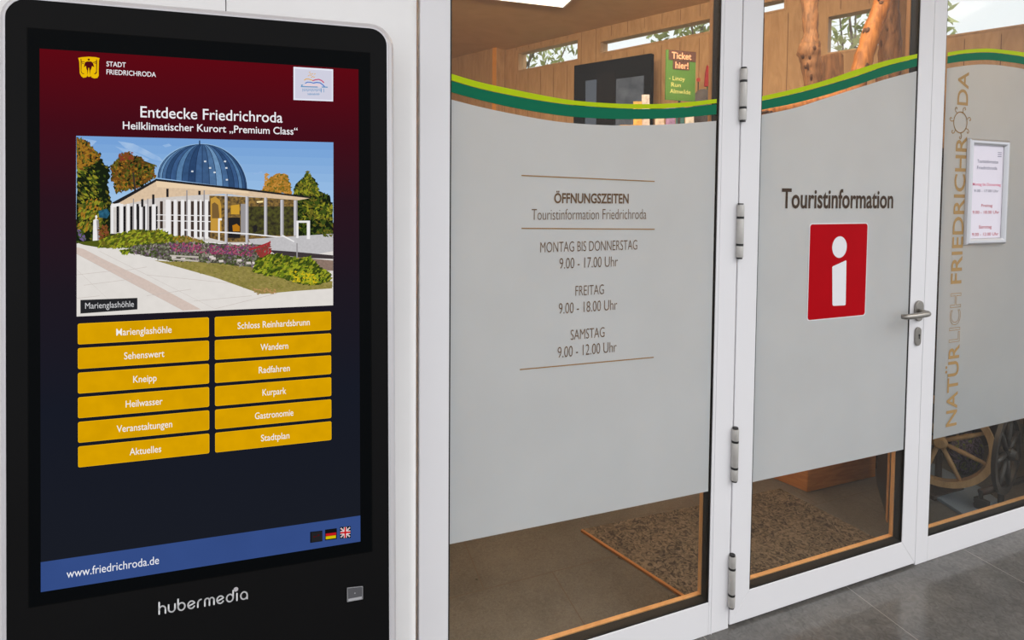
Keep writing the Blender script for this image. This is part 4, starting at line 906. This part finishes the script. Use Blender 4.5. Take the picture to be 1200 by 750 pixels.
# dark display panel close to the glass at the right of the door
pa, pb = on_floor(1045, 628), on_floor(1027, 565); dd = (pb-pa).normalized(); nn2 = Vector((dd.y, -dd.x, 0))
m = MB(); m.prism([Vector((p.x, p.y, 0)) for p in (pa, pb, pb+nn2*0.03, pa+nn2*0.03)], (0, 0, 0.95)); dp = tag(obj('display_panel', m, mat('dark_panel', (46, 42, 40), 0.35, vary=0.1)), 'dark upright display board just behind the door glass', 'display board')
m = MB(); m.prism([Vector((p.x, p.y, 0)) for p in (pa-nn2*0.006+dd*0.12, pa-nn2*0.006+dd*0.15, pa+dd*0.15, pa+dd*0.12)], (0, 0, 0.95)); obj('edge_strip', m, OAK, dp)

# wheels behind the right pane
def spoked_wheel(root, c, r, tube_r, axis, spokes, material, name='rim', half=None, phase=0.2):
    ax = Vector(axis).normalized(); e1 = Vector((0, 0, 1)); e1 = (e1-ax*e1.dot(ax)).normalized(); e2_ = ax.cross(e1)
    m = MB(); n = 48
    def P(a, rad, o=0): return c+(e1*math.sin(a)+e2_*math.cos(a))*rad+ax*o
    ri, ro, hw = r-tube_r*1.2, r, (half or tube_r*0.9)
    for k in range(n):
        a, b = 2*math.pi*k/n, 2*math.pi*(k+1)/n
        q_ = [(ri, -hw), (ro, -hw), (ro, hw), (ri, hw)]
        for (r0, o0), (r1, o1) in zip(q_, q_[1:]+q_[:1]): m.poly([P(a, r0, o0), P(b, r0, o0), P(b, r1, o1), P(a, r1, o1)])
    obj(name, m, material, root, bevel=0.002)
    for k in range(spokes):
        a = 2*math.pi*k/spokes+phase; m = MB(); m.tube([P(a, r*0.10), P(a, r*0.5), P(a, ri+0.004)], [tube_r*0.42, tube_r*0.5, tube_r*0.36], 8); obj('spoke', m, material, root, smooth=True)
    m = MB(); m.tube([c-ax*tube_r*1.5, c-ax*tube_r*0.8, c+ax*tube_r*0.8, c+ax*tube_r*1.5], [r*0.10, r*0.15, r*0.15, r*0.10], 16); obj('hub', m, material, root)
c1 = at_depth(1101, 517, 2.95); v1 = (EYE-c1); v1.z = 0; v1 = v1.normalized()
r1 = thing('wooden_spoked_wheel', 'pale wooden spoked wheel behind the lower right pane', 'wheel', (c1.x, c1.y, 0))  # plain wooden spoked wheel on a stand
spoked_wheel(r1, c1, 0.235, 0.026, v1, 8, PALEWOOD, phase=0.32)
m = MB(); s1 = v1.cross(Vector((0, 0, 1)))
m.tube([c1-v1*0.03, c1-v1*0.09], 0.014, 10); m.tube([c1-v1*0.09, Vector((c1.x, c1.y, 0.02))-v1*0.09], 0.016, 10); m.box((c1.x-v1.x*0.09-0.12, c1.y-v1.y*0.09-0.06, 0), (c1.x-v1.x*0.09+0.12, c1.y-v1.y*0.09+0.06, 0.025)); obj('stand', m, DARKWOOD, r1)
c2 = at_depth(1180, 531, 2.82)
r2 = thing('black_wheel_stand', 'black spoked wheel on a castor frame behind the right pane', 'wheel', (c2.x, c2.y, 0))
spoked_wheel(r2, c2, 0.205, 0.026, Vector((0.25, -1, 0)), 7, IRON, half=0.009, phase=0.9)
cw = on_floor(1150, 601); cw = Vector((cw.x, cw.y, 0))
m = MB(); hub = c2+Vector((0.0, 0.05, 0)); arm0 = Vector((cw.x, cw.y+0.005, 0.105)); low = Vector((c2.x+0.06, c2.y+0.05, 0.105))
m.tube([hub, Vector((c2.x+0.03, c2.y+0.05, 0.16)), low, arm0+Vector((0.06, 0, 0)), arm0], [0.016, 0.016, 0.018, 0.018, 0.017], 10); m.tube([c2-Vector((0, 0.01, 0)), hub], 0.018, 10); obj('arm', m, mat('brown_arm', (64, 44, 32), 0.5), r2, smooth=True)
m = MB(); m.tube([arm0+Vector((0, 0, 0.012)), arm0-Vector((0, 0, 0.035))], 0.010, 10); m.tube([Vector((cw.x-0.012, cw.y, 0.033)), Vector((cw.x+0.012, cw.y, 0.033))], 0.033, 20); m.prism([(cw.x-0.016, cw.y-0.03, 0.05), (cw.x+0.016, cw.y-0.03, 0.05), (cw.x+0.016, cw.y+0.03, 0.05), (cw.x-0.016, cw.y+0.03, 0.05)], (0, 0, 0.022)); obj('castor', m, IRON, r2, bevel=0.002)
r2f = MB()
for sx_ in (0.06, 0.42): r2f.tube([Vector((c2.x+sx_, c2.y+0.05, 0.11)), Vector((c2.x+sx_, c2.y+0.05, 0.0))], 0.014, 10)
r2f.tube([Vector((c2.x+0.06, c2.y+0.05, 0.105)), Vector((c2.x+0.42, c2.y+0.05, 0.105))], 0.016, 10); obj('foot', r2f, IRON, r2)
# grey-blue slab coloured as the sky's reflection on the floor
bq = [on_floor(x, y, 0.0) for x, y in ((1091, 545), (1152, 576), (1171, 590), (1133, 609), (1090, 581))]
m = MB(); m.prism([Vector((p.x, p.y, 0.001)) for p in bq], (0, 0, 0.016)); tag(obj('reflection_slab', m, mat('grey_blue_reflection', (120, 132, 146), 0.3, vary=0.06), bevel=0.002), 'low grey blue slab imitating a sky reflection on the floor under the wooden wheel', 'board')
# tall dark box behind the wheels, added to block light reaching the film
m = MB(); m.box((3.05, 2.24, 0.0), (4.25, 2.70, 1.86)); ch = tag(obj('dark_backdrop', m, DARKWOOD, bevel=0.006), 'added dark brown light-blocking cabinet behind the spoked wheels', 'backdrop')
m = MB(); m.box((3.03, 2.22, 1.86), (4.27, 2.72, 1.90)); obj('top', m, DARKWOOD, ch, bevel=0.004)
def bag():
    m_ = bpy.data.materials.new('printed_fabric'); m_.use_nodes = True; n = m_.node_tree; b = n.nodes['Principled BSDF']; t = n.nodes.new('ShaderNodeTexCoord'); v = n.nodes.new('ShaderNodeTexNoise'); v.inputs['Scale'].default_value = 14; v.inputs['Distortion'].default_value = 3
    r = n.nodes.new('ShaderNodeValToRGB'); r.color_ramp.interpolation = 'CONSTANT'; el = r.color_ramp.elements; el[0].color = rgb((48, 40, 48)); el[1].position = 0.45; el[1].color = rgb((104, 88, 108))
    q_ = el.new(0.52); q_.color = rgb((50, 44, 52)); q_ = el.new(0.58); q_.color = rgb((110, 120, 40)); q_ = el.new(0.63); q_.color = rgb((60, 48, 50))
    n.links.new(t.outputs['Object'], v.inputs['Vector']); n.links.new(v.outputs['Fac'], r.inputs[0]); n.links.new(r.outputs[0], b.inputs['Base Color']); b.inputs['Roughness'].default_value = 0.8
    c_ = on_floor(1140, 566); m = MB(); q0 = zat(1140, 0.17, 3.16); m.ball((q0.x+0.03, q0.y, 0.125), 0.13, (1.0, 0.45, 0.95), 20)
    o = tag(obj('printed_bag', m, m_, smooth=True), 'soft bag with purple and green print between the two wheels', 'bag')
    m = MB(); m.tube([(q0.x-0.03, q0.y, 0.23), (q0.x-0.02, q0.y, 0.28), (q0.x+0.03, q0.y, 0.30), (q0.x+0.08, q0.y, 0.28), (q0.x+0.09, q0.y, 0.23)], 0.008, 8); obj('bag_handle', m, IRON, o, smooth=True)
bag()

# black framed wall screen
def wall_screen():
    off = 0.30; TVP = Plane(BW.P(0, 0, off), BW.A, BW.B)
    cs = [(672.5, 77.5), (762, 62.5), (763.5, 150), (675, 160)]
    a0, a1 = TVP.at(672.5, 100)[0], TVP.at(762.5, 100)[0]; bT = (TVP.at(672, 77)[1]+TVP.at(762, 62.5)[1])/2; bB = bT-1.25
    tilt = (TVP.at(762, 62.5)[1]-TVP.at(672, 77)[1])/2
    T = lambda a, b, o=0: TVP.P(a, b+tilt*(2*(a-a0)/(a1-a0)-1), o)
    ro = thing('wall_screen', 'large black framed glass screen hanging high on the back wall', 'screen', T((a0+a1)/2, bB))
    wA, hB = a1-a0, bT-bB
    m = MB(); m.prism([T(a0, bB), T(a1, bB), T(a1, bT), T(a0, bT)], -TVP.N*0.06); obj('casing', m, mat('screen_casing', (15, 13, 13), 0.6, spec=0.1), ro, bevel=0.004)
    def sub(u0, u1, v0, v1, mm, nm):
        m = MB(); m.prism([T(a0+wA*u0, bT-hB*v1, 0.001), T(a0+wA*u1, bT-hB*v1, 0.001), T(a0+wA*u1, bT-hB*v0, 0.001), T(a0+wA*u0, bT-hB*v0, 0.001)], TVP.N*0.003); return obj(nm, m, mm, ro)
    sub(0.17, 0.32, 0.15, 0.96, glow('screen_strip', (92, 94, 100)), 'light_panel'); sub(0.58, 0.92, 0.17, 0.96, glow('screen_picture', (82, 80, 82), c2=(112, 110, 110), scale=7), 'picture_panel')
    sub(0.33, 0.57, 0.10, 0.97, mat('screen_dark_glass', (22, 18, 18), 0.4, spec=0.15), 'dark_panel')
    m = MB(); m.tube([T((a0+a1)/2, bT-hB*0.4, -0.05), T((a0+a1)/2, bT-hB*0.4, -off+0.0)], 0.03, 12); obj('bracket', m, IRON, ro)
wall_screen()

# ticket sign on a pole
def ticket_sign():
    TP = Plane((0, 3.6, 0), Vector((1, -0.08, 0)), (0, 0, 1))
    a0, a1 = TP.at(780.5, 88)[0], TP.at(815, 88)[0]; b1 = (TP.at(782, 57)[1]+TP.at(815, 62.3)[1])/2; b0 = TP.at(798, 118)[1]; wA, hB = a1-a0, b1-b0
    p0 = TP.P((a0+a1)/2, 0); ro = thing('ticket_sign', 'green ticket sign with brown name plates on a thin stand', 'sign', (p0.x, p0.y, 0))
    m = MB(); m.prism([TP.P(a, b) for a, b in ((a0, b0), (a1, b0), (a1, b1), (a0, b1))], -TP.N*0.012); obj('board', m, mat('ticket_green', (74, 116, 44), 0.5, vary=0.06), ro)
    BRN = mat('ticket_brown', (84, 50, 40), 0.5); PEACH = mat('ticket_peach', (240, 178, 140), 0.5); PALE = mat('ticket_pale', (214, 206, 128), 0.5)
    R = lambda u0, u1, v0, v1, o: [TP.P(a0+wA*u0, b1-hB*v1, o), TP.P(a0+wA*u1, b1-hB*v1, o), TP.P(a0+wA*u1, b1-hB*v0, o), TP.P(a0+wA*u0, b1-hB*v0, o)]
    m = MB(); m.prism(R(0.07, 1.0, 0.0, 0.20, 0.001), TP.N*0.002); put_text(m, TP, 'Ticket', a0+wA*0.17, a0+wA*0.84, b1-hB*0.165, b1-hB*0.04, 0.004, 1, bold=0.02); obj('name_plate', m, [BRN, PEACH], ro)
    m = MB(); m.prism(R(0.22, 0.78, 0.205, 0.38, 0.001), TP.N*0.002); put_text(m, TP, 'hier!', a0+wA*0.30, a0+wA*0.74, b1-hB*0.355, b1-hB*0.23, 0.004, 1, bold=0.02); obj('name_plate', m, [BRN, PEACH], ro)
    m = MB()
    for s_, u0, u1, v in (('- Linoy', 0.10, 0.64, 0.60), ('Run', 0.18, 0.50, 0.73), ('Almwilde', 0.14, 0.84, 0.86)): put_text(m, TP, s_, a0+wA*u0, a0+wA*u1, b1-hB*v, b1-hB*(v-0.085), 0.001, 0)
    obj('text_line', m, PALE, ro)
    m = MB(); m.tube([Vector((p0.x, p0.y+0.014, 0.02)), TP.P((a0+a1)/2, b0+0.1, -0.014)], 0.010, 10); obj('pole', m, IRON, ro)
    m = MB(); m.tube([(p0.x, p0.y+0.014, 0), (p0.x, p0.y+0.014, 0.02)], 0.13, 24); obj('base', m, IRON, ro)
ticket_sign()

# brochure counter along the back, with small printed items
def counter():
    dp_ = 4.6
    q_ = [zat(725, 0, dp_), zat(838, 0, dp_), zat(838, 0, dp_+0.45), zat(725, 0, dp_+0.45)]
    zt = at_depth(790, 143, dp_).z-0.03
    m = MB(); m.prism([Vector((p.x, p.y, 0)) for p in q_], (0, 0, zt)); ro = tag(obj('brochure_rack', m, PINE, bevel=0.004), 'tall pine brochure rack behind the ticket sign', 'rack')
    def lean(px0, px1, yt, dep, c, name, label, grp=None):
        p = [at_depth(px0, yt, dep), at_depth(px1, yt, dep)]; b = [Vector((v.x, v.y, zt)) for v in p]
        m = MB(); m.prism([b[0], b[1], p[1]+_F*0.03, p[0]+_F*0.03], Vector((_F.x, _F.y, 0))*0.012)
        return tag(obj(name, m, mat('print_'+label.split()[0], c, 0.5, vary=0.25, scale=30)), label, 'brochure', grp)
    g = 'brochures on the rack'
    lean(743, 753, 118, dp_+0.1, (214, 168, 80), 'brochure', 'ochre brochure standing between the black screen and ticket sign', g)
    lean(753, 762, 110, dp_+0.14, (216, 206, 206), 'brochure', 'pale grey brochure next to the black screen', g)
    lean(768, 779, 128, dp_+0.12, (206, 190, 180), 'brochure', 'beige brochure under the left edge of the ticket sign', g)
    lean(781, 792, 121, dp_+0.1, (150, 120, 170), 'brochure', 'violet brochure under the ticket sign', g)
    lean(793, 803, 124, dp_+0.16, (60, 116, 120), 'brochure', 'teal brochure under the ticket sign', g)
    lean(804, 814, 125, dp_+0.1, (216, 214, 210), 'brochure', 'white brochure under the right edge of the ticket sign', g)
    # felt hat and red pennant at the right end
    hc = at_depth(824, 118, dp_+0.36); m = MB(); m.ball((hc.x, hc.y, hc.z), 0.105, (0.9, 0.8, 1.0), 20); ht = tag(obj('felt_hat', m, mat('grey_felt', (92, 88, 92), 0.9, vary=0.2), smooth=True), 'round grey felt hat on the rack right of the ticket sign', 'hat')
    m = MB(); m.tube([(hc.x, hc.y, zt+0.001), (hc.x, hc.y, zt+0.02)], [0.12, 0.11], 24); m.tube([(hc.x, hc.y, zt+0.02), (hc.x, hc.y, hc.z)], 0.09, 20); obj('brim', m, MATS['grey_felt'], ht, smooth=True)
    pn = [at_depth(x, y, dp_+0.6) for x, y in ((826, 101), (835, 101), (834, 84), (829, 76), (827, 86))]
    m = MB(); m.prism(pn, _F*0.03); rp_ = tag(obj('red_pennant', m, mat('red_cloth', (176, 40, 46), 0.7, vary=0.2)), 'red pointed pennant rising behind the grey hat', 'pennant')
    m = MB(); m.tube([at_depth(830, 78, dp_+0.61), Vector((pn[0].x+0.03, pn[0].y+0.01, zt))], 0.008, 8); obj('stick', m, mat('green_stick', (70, 96, 50), 0.6), rp_)
    bp = at_depth(818.5, 93.5, dp_+0.75); pl_ = Plane(bp, _R2, _U2); m = MB(); m.prism([pl_.P(a, b) for a, b in arc(0, 0, 0.019, 0.019, 0, 360, 20)[:-1]], -pl_.N*0.006)
    bd = tag(obj('red_badge', m, mat('red_badge', (190, 70, 60), 0.6)), 'small round red badge beside the ticket sign', 'badge')
    m = MB(); m.tube([bp+_F*0.008, Vector((bp.x+_F.x*0.008, bp.y+_F.y*0.008, zt))], 0.004, 6); obj('pin', m, IRON, bd)
counter()

# ceiling lamps: louvred fittings let into the ceiling
def ceiling_lamp(corner, ax_, wid, length, label, toward=None):
    u = Vector((ax_[0], ax_[1], 0)).normalized(); v = Vector((-u.y, u.x, 0))
    if toward is not None and v.dot(toward) < 0: v = -v
    o_ = Vector((corner[0], corner[1], ZC))
    ro = thing('ceiling_light', label, 'lamp', o_+u*length/2+v*wid/2-Vector((0, 0, 0.05)), 'louvred lamps under the office ceiling')
    R = lambda i, z: [o_+u*i+v*i+Vector((0, 0, z)), o_+u*(length-i)+v*i+Vector((0, 0, z)), o_+u*(length-i)+v*(wid-i)+Vector((0, 0, z)), o_+u*i+v*(wid-i)+Vector((0, 0, z))]
    m = MB(); m.ring(R(0, -0.05), R(0.02, -0.05), (0, 0, 0.05)); obj('frame', m, WHITE, ro)
    m = MB(); m.prism(R(0.02, -0.012), (0, 0, 0.008)); dm = bpy.data.materials.get('lamp_tube') or glow('lamp_tube', (255, 255, 255), 1.0)
    nd = [n for n in dm.node_tree.nodes if n.type == 'EMISSION'][0]; nd.inputs[0].default_value = (*LAMP_WARM, 1); nd.inputs[1].default_value = LAMP_STRENGTH
    obj('diffuser', m, dm, ro)
    m = MB(); k = 0.10
    while k < length-0.05:
        a = o_+u*k; m.prism([a+v*0.02+Vector((0, 0, -0.048)), a+v*(wid-0.02)+Vector((0, 0, -0.048)), a+v*(wid-0.02)+Vector((0, 0, -0.016)), a+v*0.02+Vector((0, 0, -0.016))], u*0.004); k += 0.10
    obj('louvre', m, WHITE, ro)
CP = lambda px, py: on_floor(px, py, ZC-0.05)
l0 = CP(661, 9.5); l1 = CP(578, 0); uu = (l1-l0); uu.z = 0
ceiling_lamp((l0.x, l0.y), (uu.x, uu.y), 0.42, 1.5, 'louvred lamp glowing at the top edge of the left pane', CP(690, 0)-l0)
for i, (x, y) in enumerate(((0.9, 2.7), (2.4, 3.1), (-0.6, 4.6), (3.3, 2.4), (-1.2, 2.8), (0.6, 6.2))):
    ceiling_lamp((x, y), (uu.x, uu.y), 0.42, 1.2, 'louvred lamp hidden above the glazed front inside the office')

# ================================================================== TREES BEHIND THE BUILDING
def tree(x, y, trunk_h, crown_c, crown_r, n, label, cc, seed, size=0.07):
    rnd = random.Random(seed); ro = thing('leafy_tree', label, 'tree', (x, y, -0.02), 'trees behind the office windows')
    m = MB(); m.tube([(x, y, -0.02), (x+0.05, y, trunk_h*0.5), (x, y+0.04, trunk_h), (x, y, crown_c)], [0.10, 0.08, 0.06, 0.03], 10)
    for k in range(9):
        a = rnd.uniform(0, 6.28); b = rnd.uniform(0.1, 0.9); d = Vector((math.cos(a)*crown_r*b, math.sin(a)*crown_r*b, rnd.uniform(-0.5, 0.7)*crown_r)); m.tube([(x, y, trunk_h+0.1*k*(crown_c-trunk_h)), Vector((x, y, crown_c))+d], [0.025, 0.008], 6)
    obj('trunk', m, mat('bark', (110, 96, 80), 0.8, vary=0.2), ro, smooth=True)
    m = MB()
    for k in range(n):
        while True:
            p = Vector((rnd.uniform(-1, 1), rnd.uniform(-1, 1), rnd.uniform(-1, 1)))
            if p.length < 1: break
        c_ = Vector((x, y, crown_c))+p*crown_r; d = Vector((rnd.uniform(-1, 1), rnd.uniform(-1, 1), rnd.uniform(-1, 1))).normalized(); e = d.cross(Vector((rnd.uniform(-1, 1), rnd.uniform(-1, 1), rnd.uniform(-1, 1)))).normalized(); s_ = size*rnd.uniform(0.6, 1.5)
        m.poly([c_-d*s_, c_+e*s_*0.4, c_+d*s_, c_-e*s_*0.4])
    obj('foliage', m, cc, ro)
LEAF = mat('pale_leaf', (158, 166, 104), 0.6, vary=0.25, scale=3)
tree(6.5, 5.3, 2.0, 3.55, 1.05, 900, 'pale green tree seen through the window behind the logs', LEAF, 21)
tree(5.6, 7.3, 2.4, 4.35, 0.95, 900, 'leafy tree seen through the slit window above the ticket sign', LEAF, 22)
tree(3.2, 8.9, 2.4, 4.0, 1.1, 800, 'tree seen through the pale reflected window left of the black screen', LEAF, 23)
tree(7.9, 3.4, 1.6, 2.95, 0.75, 260, 'sparse shrub seen through the bright window at the upper right', LEAF, 24)
tree(9.2, 4.0, 3.0, 5.3, 1.0, 420, 'tree top at the upper right corner of the bright window', LEAF, 25)
